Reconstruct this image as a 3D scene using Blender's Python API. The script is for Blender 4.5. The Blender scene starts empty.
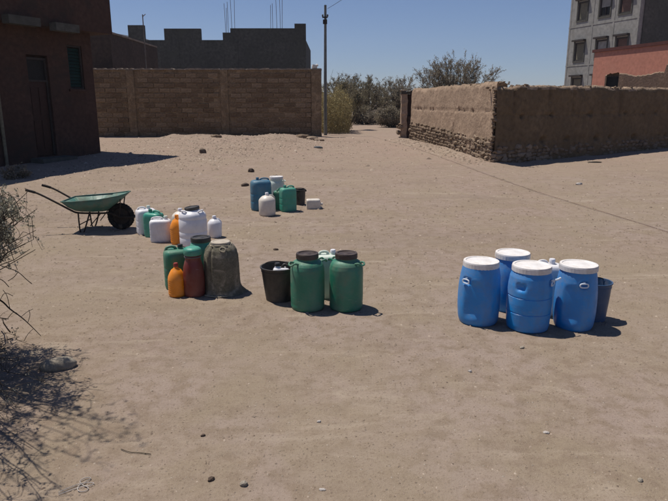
import bpy, math, random
import numpy as np
from mathutils import Vector, Matrix
R = math.radians
rnd = random.Random(7)

# ------------------------------------------------------------------ camera, sky, sun, exposure
scn = bpy.context.scene
CAMZ = 1.9
PITCH = math.atan(147.5/600.0)
cam = bpy.data.cameras.new('camera'); camo = bpy.data.objects.new('camera', cam)
scn.collection.objects.link(camo); scn.camera = camo
camo.location = (0, 0, CAMZ); camo.rotation_euler = (math.pi/2-PITCH, 0, 0)
cam.sensor_width = 36; cam.lens = 36*600/668; cam.clip_start = .05; cam.clip_end = 3000

SUND = Vector((-.36, .21, 1)).normalized()          # towards the sun
w = bpy.data.worlds.new('World'); scn.world = w; w.use_nodes = True
nt = w.node_tree; nt.nodes.clear()
sky = nt.nodes.new('ShaderNodeTexSky'); sky.sky_type = 'NISHITA'; sky.sun_disc = False
sky.sun_elevation = math.asin(SUND.z); sky.sun_rotation = math.atan2(SUND.x, SUND.y)
sky.altitude = 900; sky.air_density = 1.0; sky.dust_density = .25; sky.ozone_density = 5.0
bg = nt.nodes.new('ShaderNodeBackground'); bg.inputs[1].default_value = .074
wo = nt.nodes.new('ShaderNodeOutputWorld')
tint = nt.nodes.new('ShaderNodeMix'); tint.data_type = 'RGBA'; tint.blend_type = 'MULTIPLY'; tint.inputs[0].default_value = 1; tint.inputs[7].default_value = (.97, .94, 1.07, 1)
nt.links.new(sky.outputs[0], tint.inputs[6]); nt.links.new(tint.outputs[2], bg.inputs[0]); nt.links.new(bg.outputs[0], wo.inputs[0])
sl = bpy.data.lights.new('sun', 'SUN'); sl.energy = 5.0; sl.angle = R(.6); sl.color = (1, .93, .84)
so = bpy.data.objects.new('sun', sl); scn.collection.objects.link(so)
so.rotation_euler = (-SUND).to_track_quat('-Z', 'Y').to_euler(); so.location = (-5, 5, 20)
scn.view_settings.view_transform = 'Standard'; scn.view_settings.look = 'None'
scn.view_settings.exposure = -0.08; scn.view_settings.gamma = 1
scn.cycles.max_bounces = 6; scn.cycles.volume_bounces = 0

# ------------------------------------------------------------------ basic helpers
C = scn.collection
def tag(o, label=None, cat=None, group=None, kind=None):
    if label: o['label'] = label
    if cat: o['category'] = cat
    if group: o['group'] = group
    if kind: o['kind'] = kind
    return o
def thing(name, label, cat, loc=(0, 0, 0), rz=0, group=None):
    o = bpy.data.objects.new(name, None); C.objects.link(o)
    o.location = loc; o.rotation_euler = (0, 0, rz); o.empty_display_size = .1
    return tag(o, label, cat, group)
def me(name, V, F, mat=None, smooth=40):
    m = bpy.data.meshes.new(name); m.from_pydata([tuple(v) for v in V], [], F); m.update()
    if mat: m.materials.append(mat)
    if smooth:
        m.polygons.foreach_set('use_smooth', [True]*len(m.polygons))
        m.set_sharp_from_angle(angle=R(smooth))
    return m
def ob(name, mesh, parent=None, loc=(0, 0, 0), rot=(0, 0, 0), kind=None):
    o = bpy.data.objects.new(name, mesh); C.objects.link(o); o.parent = parent
    o.location = loc; o.rotation_euler = rot
    if kind: o['kind'] = kind
    return o
def npmesh(name, V, Q, mat, smooth=False):
    """V (n,3) float array, Q (m,k) int array"""
    m = bpy.data.meshes.new(name); n = len(V); k = Q.shape[1]
    m.vertices.add(n); m.vertices.foreach_set('co', V.astype(np.float32).ravel())
    m.loops.add(Q.size); m.loops.foreach_set('vertex_index', Q.astype(np.int32).ravel())
    m.polygons.add(len(Q)); m.polygons.foreach_set('loop_start', np.arange(0, Q.size, k, dtype=np.int32))
    m.polygons.foreach_set('loop_total', np.full(len(Q), k, dtype=np.int32))
    if smooth: m.polygons.foreach_set('use_smooth', np.ones(len(Q), dtype=bool))
    m.update(calc_edges=True); m.materials.append(mat); return m
class MB:
    def __init__(s): s.V = []; s.F = []
    def add(s, V, F):
        b = len(s.V); s.V += [tuple(v) for v in V]; s.F += [tuple(i+b for i in f) for f in F]; return s
    def box(s, x0, x1, y0, y1, z0, z1):
        return s.add([(x0,y0,z0),(x1,y0,z0),(x1,y1,z0),(x0,y1,z0),(x0,y0,z1),(x1,y0,z1),(x1,y1,z1),(x0,y1,z1)],
                     [(0,3,2,1),(4,5,6,7),(0,1,5,4),(1,2,6,5),(2,3,7,6),(3,0,4,7)])
    def tube(s, pts, rad, seg=8, cap=True):
        pts = [Vector(p) for p in pts]; n = len(pts)
        if not hasattr(rad, '__len__'): rad = [rad]*n
        V = []; F = []; up = None
        for i, p in enumerate(pts):
            t = (pts[min(i+1, n-1)]-pts[max(i-1, 0)]).normalized()
            if up is None: up = t.orthogonal().normalized()
            a = (up - t*up.dot(t))
            a = a.normalized() if a.length > 1e-5 else t.orthogonal().normalized()
            up = a; b = t.cross(a)
            for k in range(seg):
                th = 2*math.pi*k/seg; V.append(p+(a*math.cos(th)+b*math.sin(th))*rad[i])
        for i in range(n-1):
            for k in range(seg):
                k2 = (k+1) % seg
                F.append((i*seg+k, i*seg+k2, (i+1)*seg+k2, (i+1)*seg+k))
        if cap: F.append(tuple(range(seg-1, -1, -1))); F.append(tuple((n-1)*seg+k for k in range(seg)))
        return s.add(V, F)
    def loft(s, secs, seg=48, mod=None, capb=True, capt=True):
        """secs: (z, rx, ry, n, cx, cy)"""
        V = []; F = []
        for sc in secs:
            z, rx = sc[0], sc[1]; ry = sc[2] if len(sc) > 2 else rx
            n = sc[3] if len(sc) > 3 else 2; cx = sc[4] if len(sc) > 4 else 0; cy = sc[5] if len(sc) > 5 else 0
            for k in range(seg):
                th = 2*math.pi*k/seg; c, q = math.cos(th), math.sin(th)
                e = 2.0/n
                x = rx*math.copysign(abs(c)**e, c); y = ry*math.copysign(abs(q)**e, q)
                f = mod(th, z) if mod else 1
                V.append((cx+x*f, cy+y*f, z))
        m = len(secs)
        for i in range(m-1):
            for k in range(seg):
                k2 = (k+1) % seg; F.append((i*seg+k, i*seg+k2, (i+1)*seg+k2, (i+1)*seg+k))
        if capb: F.append(tuple(range(seg-1, -1, -1)))
        if capt: F.append(tuple((m-1)*seg+k for k in range(seg)))
        return s.add(V, F)
    def build(s, name, mat, parent=None, smooth=40, kind=None, loc=(0, 0, 0), rot=(0, 0, 0)):
        return ob(name, me(name, s.V, s.F, mat, smooth), parent, loc, rot, kind)
def arc(c, a, b, t0, t1, n):          # points c + a*cos t + b*sin t
    c, a, b = Vector(c), Vector(a), Vector(b)
    return [c+a*math.cos(t0+(t1-t0)*i/(n-1))+b*math.sin(t0+(t1-t0)*i/(n-1)) for i in range(n)]
def smoothpath(P, n=6):               # Catmull-Rom
    P = [Vector(p) for p in P]; Q = [P[0]*2-P[1]]+P+[P[-1]*2-P[-2]]; out = []
    for i in range(1, len(Q)-2):
        p0, p1, p2, p3 = Q[i-1:i+3]
        for k in range(n):
            t = k/n
            out.append(.5*((2*p1)+(p2-p0)*t+(2*p0-5*p1+4*p2-p3)*t*t+(3*p1-p0-3*p2+p3)*t**3))
    return out+[P[-1]]

# ------------------------------------------------------------------ noise and terrain height
def vnoise(x, y, seed=0):
    x = np.asarray(x, float); y = np.asarray(y, float)
    xi = np.floor(x).astype(np.int64); yi = np.floor(y).astype(np.int64); fx = x-xi; fy = y-yi
    def h(a, b):
        n = (a*374761393+b*668265263+seed*1442695041) & 0xffffffff
        n = ((n ^ (n >> 13))*1274126177) & 0xffffffff
        return ((n ^ (n >> 16)) & 0xffff)/65535.0
    u = fx*fx*(3-2*fx); v = fy*fy*(3-2*fy)
    return (h(xi, yi)*(1-u)*(1-v)+h(xi+1, yi)*u*(1-v)+h(xi, yi+1)*(1-u)*v+h(xi+1, yi+1)*u*v)*2-1
def fbm(x, y, o=4, seed=0):
    s = 0; a = 1
    for i in range(o): s = s+a*vnoise(x*2**i+17*i, y*2**i-9*i, seed+i); a *= .5
    return s/1.9
def sst(a, b, x):
    t = np.clip((x-a)/(b-a), 0, 1); return t*t*(3-2*t)
_fr = random.Random(21); FOOT = []
for _ in range(13):
    fx, fy, fa = _fr.uniform(-3, 3.5), _fr.uniform(2.6, 9), _fr.uniform(0, 6.28)
    for k in range(9):
        sd = .11*(1 if k % 2 else -1)
        FOOT.append((fx-math.sin(fa)*sd, fy+math.cos(fa)*sd, fa+_fr.uniform(-.15, .15), _fr.uniform(.004, .010)))
        fx += math.cos(fa)*.62; fy += math.sin(fa)*.62; fa += _fr.uniform(-.12, .12)
def gh(x, y):
    x = np.asarray(x, float); y = np.asarray(y, float)
    h = .35*sst(10.5, 24, y)
    far = 1/(1+np.maximum(y-8, 0)/25)
    h = h+.018*fbm(x*.7, y*.7, 3, 3)*(1+sst(9, 20, y)*1.2)
    h = h+.010*fbm(x*3.3, y*3.3, 3, 5)+.006*fbm(x*11, y*11, 3, 8)*far
    # rubbly bank in front of the brick wall and the edge of the yard
    m = np.exp(-((y-25.6)/2.3)**2)*sst(-8.2, -6.6, x)*(1-sst(-2.2, .2, x))
    h = h+m*(.20+.16*fbm(x*.8, y*.8, 4, 11)+.05*fbm(x*3, y*3, 3, 12))
    m2 = np.exp(-((x+3.2)/2.6)**2-((y-21.5)/3.2)**2)
    h = h+m2*(.05+.05*np.maximum(fbm(x*2.2, y*2.2, 4, 15), -.4))
    m3 = np.exp(-((x+6.2)/2.2)**2-((y-15.5)/2.0)**2)
    h = h+m3*(.06+.05*fbm(x*1.8, y*1.8, 3, 19))
    # the worn bank along the foot of the mud wall
    dd = (x-(4.6-(y-17.3)*.19))
    h = h+np.exp(-(dd/.5)**2)*sst(16, 17.5, y)*(1-sst(26, 30, y))*.07
    if h.ndim:
        for fx, fy, fa, fd in FOOT:
            m_ = (np.abs(x-fx) < .35) & (np.abs(y-fy) < .35)
            if not m_.any(): continue
            a_ = (x[m_]-fx)*math.cos(fa)+(y[m_]-fy)*math.sin(fa); b_ = -(x[m_]-fx)*math.sin(fa)+(y[m_]-fy)*math.cos(fa)
            q_ = (a_/.135)**2+(b_/.055)**2
            h[m_] += fd*(-np.exp(-q_**2)+.55*np.exp(-((q_-1.7)/.6)**2))
    # shallow trampled ridges running across the yard
    h = h+.008*np.exp(-((y-9.4-.18*x+.25*np.sin(x*.8))/.12)**2)*(.5+.5*fbm(x*1.5, y*1.5, 2, 31))
    return h
def G1(x, y): return float(gh(x, y))
_c, _s = math.cos(PITCH), math.sin(PITCH)
def ray(px, py):
    a = (px-334)/600; v = -(py-250.5)/600
    return a, _c+v*_s, -_s+v*_c
def at(px, py):                        # photograph pixel -> point of the ground
    a, b, d = ray(px, py); z = 0
    for _ in range(12):
        t = (z-CAMZ)/d; z = .5*z+.5*G1(a*t, b*t)
    return Vector((a*t, b*t, z))

# ------------------------------------------------------------------ materials
def newmat(name):
    m = bpy.data.materials.new(name); m.use_nodes = True; nt = m.node_tree
    return m, nt, nt.nodes['Principled BSDF']
def N(nt, t, **kw):
    n = nt.nodes.new(t)
    for k, v in kw.items():
        if k.startswith('i_'): n.inputs[k[2:].replace('_', ' ')].default_value = v
        else: setattr(n, k, v)
    return n
def ramp(nt, src, p0, p1, c0=(0, 0, 0, 1), c1=(1, 1, 1, 1)):
    r = nt.nodes.new('ShaderNodeValToRGB'); e = r.color_ramp.elements
    e[0].position = p0; e[1].position = p1; e[0].color = c0; e[1].color = c1
    nt.links.new(src, r.inputs[0]); return r.outputs[0]
def mix(nt, fac, a, b, mode='MIX'):
    n = nt.nodes.new('ShaderNodeMix'); n.data_type = 'RGBA'; n.blend_type = mode
    for sock, v in ((n.inputs[0], fac), (n.inputs[6], a), (n.inputs[7], b)):
        if isinstance(v, bpy.types.NodeSocket): nt.links.new(v, sock)
        elif isinstance(v, (int, float)): sock.default_value = v
        else: sock.default_value = (*v[:3], 1)
    return n.outputs[2]
def noise(nt, co, scale, detail=4, rough=.55, dist=0, vec_scale=None):
    n = N(nt, 'ShaderNodeTexNoise'); n.inputs['Scale'].default_value = scale
    n.inputs['Detail'].default_value = detail; n.inputs['Roughness'].default_value = rough
    n.inputs['Distortion'].default_value = dist
    if vec_scale:
        mp = N(nt, 'ShaderNodeMapping'); mp.inputs['Scale'].default_value = vec_scale
        nt.links.new(co, mp.inputs[0]); co = mp.outputs[0]
    nt.links.new(co, n.inputs['Vector']); return n.outputs['Fac']
def bump(nt, bs, h, strength=.3, dist=.01):
    b = N(nt, 'ShaderNodeBump'); b.inputs['Strength'].default_value = strength; b.inputs['Distance'].default_value = dist
    nt.links.new(h, b.inputs['Height'])
    prev = bs.inputs['Normal']
    if prev.is_linked: nt.links.new(prev.links[0].from_socket, b.inputs['Normal'])
    nt.links.new(b.outputs[0], bs.inputs['Normal'])
def matte(name, col, var=.25, scale=3, rough=.92, bs=.4, bd=.01, bscale=25, col2=None, rand=0, det=5, stain=None):
    m, nt, b = newmat(name); tc = N(nt, 'ShaderNodeTexCoord').outputs['Object']
    c2 = col2 or tuple(max(0, c*(1-var)) for c in col); c1 = tuple(c*(1+var*.5) for c in col) if not col2 else col
    cc = mix(nt, ramp(nt, noise(nt, tc, scale, det, .6), .32, .68), c1, c2)
    cc = mix(nt, ramp(nt, noise(nt, tc, scale*9, 3), .35, .75), cc, tuple(c*.8 for c in c2))
    if stain:
        cc = mix(nt, ramp(nt, noise(nt, tc, stain[1], 5, .7, 1.0), .52, .66), cc, stain[0])
    if rand:
        oi = N(nt, 'ShaderNodeObjectInfo'); cc = mix(nt, ramp(nt, oi.outputs['Random'], 0, 1, (1-rand,)*3+(1,), (1+rand*.6,)*3+(1,)), cc, cc, 'MIX') if False else \
            mix(nt, 1.0, cc, ramp(nt, oi.outputs['Random'], 0, 1, (1-rand, 1-rand*1.1, 1-rand*1.2, 1), (1, 1, 1, 1)), 'MULTIPLY')
    nt.links.new(cc, b.inputs['Base Color']); b.inputs['Roughness'].default_value = rough
    b.inputs['Specular IOR Level'].default_value = .25
    if bs: bump(nt, b, noise(nt, tc, bscale, 5, .6), bs, bd)
    return m
DUST = (.30, .235, .17)
def plastic(name, col, dust=.35, rough=.38, sss=0, sun=.0, grime=(.10, .08, .06), gr=.25):
    m, nt, b = newmat(name); tc = N(nt, 'ShaderNodeTexCoord').outputs['Object']
    faded = tuple(min(1, c*1.15+.02) for c in col)
    cc = mix(nt, ramp(nt, noise(nt, tc, 5, 4), .35, .7), col, faded)
    g = mix(nt, gr, (0, 0, 0), ramp(nt, noise(nt, tc, 11, 6, .7, .6, (1, 1, .35)), .50, .78))
    cc = mix(nt, g, cc, grime)
    d = mix(nt, dust, (0, 0, 0), ramp(nt, noise(nt, tc, 4.2, 6, .72, .4), .42, .72))
    cc = mix(nt, d, cc, DUST)
    # scuffs
    s = mix(nt, .35, (0, 0, 0), ramp(nt, noise(nt, tc, 40, 2, .5, 0, (.25, .25, 2.2)), .70, .76))
    cc = mix(nt, s, cc, tuple(min(1, c*.6+.3) for c in col))
    nt.links.new(cc, b.inputs['Base Color'])
    rr = N(nt, 'ShaderNodeMapRange'); nt.links.new(d, rr.inputs[0]); rr.inputs[3].default_value = rough; rr.inputs[4].default_value = .95
    rr.inputs[2].default_value = .35; nt.links.new(rr.outputs[0], b.inputs['Roughness'])
    b.inputs['Specular IOR Level'].default_value = .5
    if sss:
        b.inputs['Subsurface Weight'].default_value = sss; b.inputs['Subsurface Radius'].default_value = (.05, .05, .04)
        b.inputs['Subsurface Scale'].default_value = .6
    bump(nt, b, noise(nt, tc, 7, 3), .25, .012); bump(nt, b, noise(nt, tc, 120, 2), .08, .002)
    return m
M = {}
M['blue'] = plastic('blue_plastic', (.004, .215, .58), .42, .28)
M['blue_lid'] = plastic('white_lid_plastic', (.74, .72, .70), .65, .45, grime=(.35, .28, .22))
M['blue_ring'] = plastic('worn_white_plastic', (.60, .68, .76), .2, .45)
M['green'] = plastic('bottle_green_plastic', (.016, .17, .105), .42, .38)
M['teal'] = plastic('teal_green_plastic', (.03, .27, .19), .35, .38)
M['cyan'] = plastic('petrol_blue_plastic', (.015, .13, .22), .30, .38)
M['brown_lid'] = plastic('dark_brown_plastic', (.030, .016, .012), .25, .5)
M['black'] = plastic('black_plastic', (.014, .014, .014), .30, .45)
M['white'] = plastic('milky_white_plastic', (.66, .66, .68), .35, .42, .25, grime=(.42, .36, .30))
M['clean'] = plastic('bright_white_plastic', (.70, .70, .73), .15, .38, .3, grime=(.5, .48, .5))
M['mint'] = plastic('pale_green_plastic', (.55, .63, .56), .35, .42, .25, grime=(.36, .34, .28))
M['cream'] = plastic('cream_white_plastic', (.62, .57, .50), .4, .42, .25, grime=(.4, .32, .22))
M['orange'] = plastic('orange_plastic', (.80, .26, .008), .22, .36, .2, grime=(.30, .10, .02))
M['red'] = plastic('dark_red_plastic', (.15, .018, .011), .35, .40)
M['redcap'] = plastic('red_cap_plastic', (.30, .03, .02), .2, .45)
M['navy'] = plastic('dark_blue_plastic', (.010, .060, .15), .3, .4)
M['rubber'] = matte('black_rubber', (.018, .017, .016), .4, 6, .85, .3, .004, 60, stain=((.10, .08, .06), 5))
M['barrow'] = plastic('green_painted_steel', (.024, .12, .095), .5, .5, grime=(.10, .05, .03), gr=.5)
M['iron'] = matte('rusty_iron_tube', (.045, .035, .028), .5, 14, .7, .3, .003, 80)
M['sackcloth'] = matte('dirty_hessian_cloth', (.24, .215, .165), .3, 7, .95, .7, .004, 160, col2=(.13, .12, .085), stain=((.33, .29, .225), 5))
M['rope'] = matte('pale_rope', (.42, .37, .28), .3, 30, .95)
M['stone'] = matte('field_stone', (.36, .275, .20), .35, 5, .95, .6, .012, 30, rand=.35)
M['rock'] = matte('dark_rock', (.15, .112, .088), .35, 12, .92, .6, .006, 60, rand=.3)
M['palerock'] = matte('pale_rock', (.34, .30, .24), .3, 9, .9, .5, .005, 60)
M['pebble'] = matte('gravel_stone', (.27, .21, .165), .5, 2.3, .95, 0, col2=(.15, .105, .08))
M['chip'] = matte('pale_chip', (.5, .46, .42), .25, 20, .9, .3, .002, 80)
M['brick'] = matte('mud_brick', (.35, .25, .16), .4, 2.2, .95, .9, .02, 30, rand=.42, stain=((.27, .19, .115), 1.6))
M['mortar'] = matte('brick_mortar', (.27, .19, .115), .35, 2.5, .95, .7, .02, 25, stain=((.33, .24, .15), 2))
M['coping'] = matte('pale_mortar_cap', (.34, .28, .22), .4, 3, .95, .7, .02, 20)
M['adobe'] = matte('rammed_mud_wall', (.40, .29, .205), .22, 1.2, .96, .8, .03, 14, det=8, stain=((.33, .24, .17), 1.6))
M['rammed'] = matte('rammed_earth_shaded', (.175, .12, .070), .25, .8, .96, .9, .04, 12, det=8, stain=((.12, .086, .054), 1.1))  # same wall mud as the side run, darkened to paint in its shade
M['adobe_top'] = matte('crumbling_mud', (.40, .29, .20), .45, 7, .96, .9, .05, 18)
M['adobe_far'] = matte('old_mud_wall', (.30, .21, .145), .3, 1.4, .96, .7, .04, 10)
M['redplaster'] = matte('reddish_plaster', (.080, .046, .034), .25, .9, .9, .4, .02, 12, stain=((.045, .032, .025), .7))
M['darkhole'] = matte('dark_paint_and_shade', (.02, .018, .016), .3, 4, .6, .1)
M['doorbrown_and_shade'] = matte('brown_steel_paint_and_shade', (.05, .022, .015), .3, 5, .55, .1)
M['greenshut'] = matte('dark_green_shutter', (.012, .035, .024), .3, 5, .55, .1)
M['concrete'] = matte('raw_concrete_and_shade', (.10, .098, .085), .3, .6, .92, .4, .02, 8, det=7, stain=((.08, .08, .066), .35))
M['brownwall'] = matte('brown_render', (.09, .065, .05), .25, .7, .92, .4, .02, 8)
M['greyplaster'] = matte('grey_cement_render', (.31, .305, .285), .18, .35, .92, .4, .03, 6, det=8, stain=((.22, .215, .195), .6))
M['salmon'] = matte('salmon_paint', (.47, .205, .145), .12, .5, .85, .2, .02, 6, stain=((.41, .19, .135), .5))
M['saltrim'] = matte('dark_red_trim', (.10, .035, .028), .2, 1, .8, .2)
M['frame'] = matte('dark_window_frame', (.055, .045, .04), .25, 3, .7, .1)
M['shut'] = matte('khaki_blind', (.20, .18, .125), .25, 1.4, .8, .2)
M['shut2'] = matte('reddish_board', (.17, .10, .075), .25, 2, .8, .2)
M['galv'] = matte('weathered_pole_timber', (.20, .21, .20), .3, 3, .85, .5, .008, 20)
M['cable'] = matte('black_cable', (.02, .02, .022), .2, 3, .6, 0)
M['line'] = matte('brown_line', (.24, .15, .11), .3, 4, .8, 0)
M['rebar'] = matte('rusted_rebar', (.12, .085, .07), .3, 3, .8, 0)
M['bark'] = matte('grey_bark', (.085, .068, .05), .4, 8, .95, .6, .01, 40)
def pebmat(name):
    m, nt, b = newmat(name); geo = N(nt, 'ShaderNodeNewGeometry')
    r = N(nt, 'ShaderNodeValToRGB'); e = r.color_ramp.elements; e[0].position = 0; e[0].color = (.13, .095, .07, 1); e[1].position = 1; e[1].color = (.40, .33, .26, 1)
    a = e.new(.35); a.color = (.22, .17, .125, 1); a = e.new(.8); a.color = (.28, .215, .165, 1)
    nt.links.new(geo.outputs['Random Per Island'], r.inputs[0]); nt.links.new(r.outputs[0], b.inputs['Base Color']); b.inputs['Roughness'].default_value = .95
    return m
def leafmat(name, c1, c2, tr=.25):
    m, nt, b = newmat(name); tc = N(nt, 'ShaderNodeTexCoord').outputs['Object']
    geo = N(nt, 'ShaderNodeNewGeometry')
    cc = mix(nt, geo.outputs['Random Per Island'], c1, c2)
    cc = mix(nt, ramp(nt, noise(nt, tc, .9, 2), .4, .6), cc, tuple(c*.75 for c in c1))
    nt.links.new(cc, b.inputs['Base Color']); b.inputs['Roughness'].default_value = .8; b.inputs['Specular IOR Level'].default_value = .25
    t = N(nt, 'ShaderNodeBsdfTranslucent'); nt.links.new(cc, t.inputs[0])
    ms = N(nt, 'ShaderNodeMixShader'); ms.inputs[0].default_value = tr
    nt.links.new(b.outputs[0], ms.inputs[1]); nt.links.new(t.outputs[0], ms.inputs[2])
    nt.links.new(ms.outputs[0], nt.nodes['Material Output'].inputs[0]); return m
M['pebble'] = pebmat('gravel_stone')
M['leafbig'] = leafmat('grey_green_foliage', (.34, .29, .21), (.19, .17, .125))
M['leafdark'] = leafmat('olive_foliage', (.27, .23, .15), (.15, .135, .085))
M['leafpale'] = leafmat('dusty_pale_foliage', (.30, .26, .20), (.20, .17, .125))
M['reedleaf'] = leafmat('dry_cane_leaf', (.38, .31, .15), (.18, .155, .075))
M['thornleaf'] = leafmat('dusty_thorn_leaf', (.42, .40, .31), (.14, .145, .09))

# ground
def ground_mat():
    m, nt, b = newmat('dry_dusty_earth'); L = nt.links
    tc = N(nt, 'ShaderNodeTexCoord').outputs['Object']
    n1 = noise(nt, tc, .22, 6, .6, .4); n2 = noise(nt, tc, 1.1, 6, .62, .5); n3 = noise(nt, tc, 7, 5, .65)
    n4 = noise(nt, tc, 55, 4, .7); n5 = noise(nt, tc, 260, 2, .6)
    c = mix(nt, ramp(nt, n1, .35, .65), (.265, .203, .163), (.285, .228, .188))
    c = mix(nt, mix(nt, .75, (0,0,0), ramp(nt, n2, .44, .62)), c, (.240, .190, .128))
    c = mix(nt, mix(nt, .85, (0,0,0), ramp(nt, n3, .46, .62)), c, (.205, .155, .112))
    c = mix(nt, mix(nt, .55, (0,0,0), ramp(nt, noise(nt, tc, .45, 3, .5, .3), .45, .62)), c, (.258, .206, .146))
    # pinkish gravel towards the walls
    sx = N(nt, 'ShaderNodeSeparateXYZ'); L.new(tc, sx.inputs[0])
    mr = N(nt, 'ShaderNodeMapRange'); L.new(sx.outputs[1], mr.inputs[0]); mr.inputs[1].default_value = 9; mr.inputs[2].default_value = 22
    mr.inputs[4].default_value = .6
    c = mix(nt, mr.outputs[0], c, mix(nt, ramp(nt, n2, .35, .7), (.30, .215, .165), (.315, .245, .195)))
    # trodden pale streaks
    st = noise(nt, tc, 1.0, 7, .7, 1.2, (.55, 2.2, 1)); stf = mix(nt, .8, (0,0,0), ramp(nt, st, .56, .68))
    c = mix(nt, stf, c, (.335, .275, .21))
    st2 = noise(nt, tc, .6, 6, .65, .8, (.5, 1.6, 1)); c = mix(nt, mix(nt, .45, (0,0,0), ramp(nt, st2, .54, .66)), c, (.195, .150, .115))
    c = mix(nt, mix(nt, .55, (0,0,0), ramp(nt, n4, .54, .66)), c, (.15, .108, .078))
    c = mix(nt, mix(nt, .5, (0,0,0), ramp(nt, n5, .58, .68)), c, (.42, .36, .29))
    vo = N(nt, 'ShaderNodeTexVoronoi'); vo.inputs['Scale'].default_value = 26; vo.inputs['Randomness'].default_value = 1; L.new(tc, vo.inputs['Vector'])
    vf = ramp(nt, vo.outputs['Distance'], .10, .20, (1,1,1,1), (0,0,0,1))
    sc = N(nt, 'ShaderNodeSeparateColor'); L.new(vo.outputs['Color'], sc.inputs[0])
    sel = mix(nt, 1, vf, ramp(nt, sc.outputs[0], .72, .76), 'MULTIPLY')
    c = mix(nt, sel, c, mix(nt, sc.outputs[1], (.12, .085, .065), (.38, .33, .27)))
    L.new(c, b.inputs['Base Color']); b.inputs['Roughness'].default_value = .97; b.inputs['Specular IOR Level'].default_value = .15
    bump(nt, b, n3, .35, .03); bump(nt, b, n4, .55, .008); bump(nt, b, n5, .4, .0025); bump(nt, b, sel, .5, .008)
    return m
M['ground'] = ground_mat()

# ------------------------------------------------------------------ ground
def axis(parts):
    out = [parts[0][0]]
    for a, b, n in parts: out += list(np.linspace(a, b, n+1)[1:])
    return np.array(out)
xs = axis([(-600,-60,12),(-60,-16,30),(-16,-6,100),(-6,6,300),(6,16,90),(16,60,30),(60,600,12)])
ysr = [2.0]
while ysr[-1] < 32: ysr.append(ysr[-1]*1.0062+.006)
ys = np.concatenate([axis([(-120,-4,16),(-4,2.0-.08,30)]), np.array(ysr), axis([(33,80,40),(80,900,30)])])
XX, YY = np.meshgrid(xs, ys); ZZ = gh(XX, YY)
nx, ny = len(xs), len(ys); idx = np.arange(nx*ny).reshape(ny, nx)
Q = np.stack([idx[:-1,:-1], idx[:-1,1:], idx[1:,1:], idx[1:,:-1]], -1).reshape(-1, 4)
gr_ = ob('ground', npmesh('ground', np.stack([XX, YY, ZZ], -1).reshape(-1, 3), Q, M['ground'], True)); tag(gr_, 'dry dusty earth yard with scattered stones', None, None, 'structure')

# distant hill
hx = np.linspace(-330, 40, 60); hy = np.linspace(420, 560, 14); HX, HY = np.meshgrid(hx, hy)
prof = 54*np.exp(-((HX+180)/90)**2)+9*fbm(HX*.02, HY*.02, 4, 50)
HZ = prof*np.sin(np.clip((HY-420)/140, 0, 1)*math.pi)-1
idx = np.arange(HX.size).reshape(HX.shape)
Qh = np.stack([idx[:-1,:-1], idx[:-1,1:], idx[1:,1:], idx[1:,:-1]], -1).reshape(-1, 4)
M['hill'] = matte('bare_hill_rock', (.045, .042, .042), .3, .02, .95, 0)
tag(ob('hills', npmesh('hills', np.stack([HX, HY, HZ], -1).reshape(-1, 3), Qh, M['hill'], True)), 'distant bare hill', None, None, 'structure')

# ------------------------------------------------------------------ walls and buildings
def wall_open(mb, L0, L1, Z0, Z1, opens, depth, y=0):
    """front wall in the plane y (outside towards -y), with rectangular openings (u0,u1,z0,z1) and reveals"""
    us = sorted({L0, L1, *[o[0] for o in opens], *[o[1] for o in opens]})
    zs = sorted({Z0, Z1, *[o[2] for o in opens], *[o[3] for o in opens]})
    for i in range(len(us)-1):
        for j in range(len(zs)-1):
            um, zm = (us[i]+us[i+1])/2, (zs[j]+zs[j+1])/2
            if any(o[0] < um < o[1] and o[2] < zm < o[3] for o in opens): continue
            mb.add([(us[i],y,zs[j]),(us[i+1],y,zs[j]),(us[i+1],y,zs[j+1]),(us[i],y,zs[j+1])], [(0,1,2,3)])
    for u0, u1, z0, z1 in opens:
        d = y+depth
        mb.add([(u0,y,z0),(u0,y,z1),(u0,d,z1),(u0,d,z0)], [(0,1,2,3)])
        mb.add([(u1,y,z0),(u1,d,z0),(u1,d,z1),(u1,y,z1)], [(0,1,2,3)])
        mb.add([(u0,y,z1),(u1,y,z1),(u1,d,z1),(u0,d,z1)], [(0,1,2,3)])
        mb.add([(u0,y,z0),(u0,d,z0),(u1,d,z0),(u1,y,z0)], [(0,1,2,3)])
        mb.add([(u0,d,z0),(u1,d,z0),(u1,d,z1),(u0,d,z1)], [(0,1,2,3)])
def open_box(x0, x1, y0, y1, z0, z1, opens, depth):
    mb = MB(); wall_open(mb, x0, x1, z0, z1, opens, depth, y0)
    mb.add([(x0,y0,z0),(x1,y0,z0),(x1,y1,z0),(x0,y1,z0),(x0,y0,z1),(x1,y0,z1),(x1,y1,z1),(x0,y1,z1)],
           [(4,5,6,7),(1,2,6,5),(2,3,7,6),(3,0,4,7)])
    return mb

# --- left house in shade
th = thing('plastered_house', 'dark reddish plastered house with overhanging upper storey at the left edge', 'house', (-7.7, 20, .2), math.atan2(.893, .45))
ops = [(-.93, -.38, 2.12, 3.42), (-2.36, -1.66, .15, 3.05), (-4.95, -4.2, 1.0, 2.6)]
open_box(-6.2, 0, 0, 6.5, -.5, 3.82, ops, .22).build('wall', M['redplaster'], th, 0)
up = MB().box(-6.4, .45, -.5, 6.7, 3.822, 5.75); up.build('upper_storey', M['redplaster'], th, 0)
MB().box(-6.5, .55, -.6, 6.8, 5.752, 5.86).build('roof', M['concrete'], th, 0)
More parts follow.
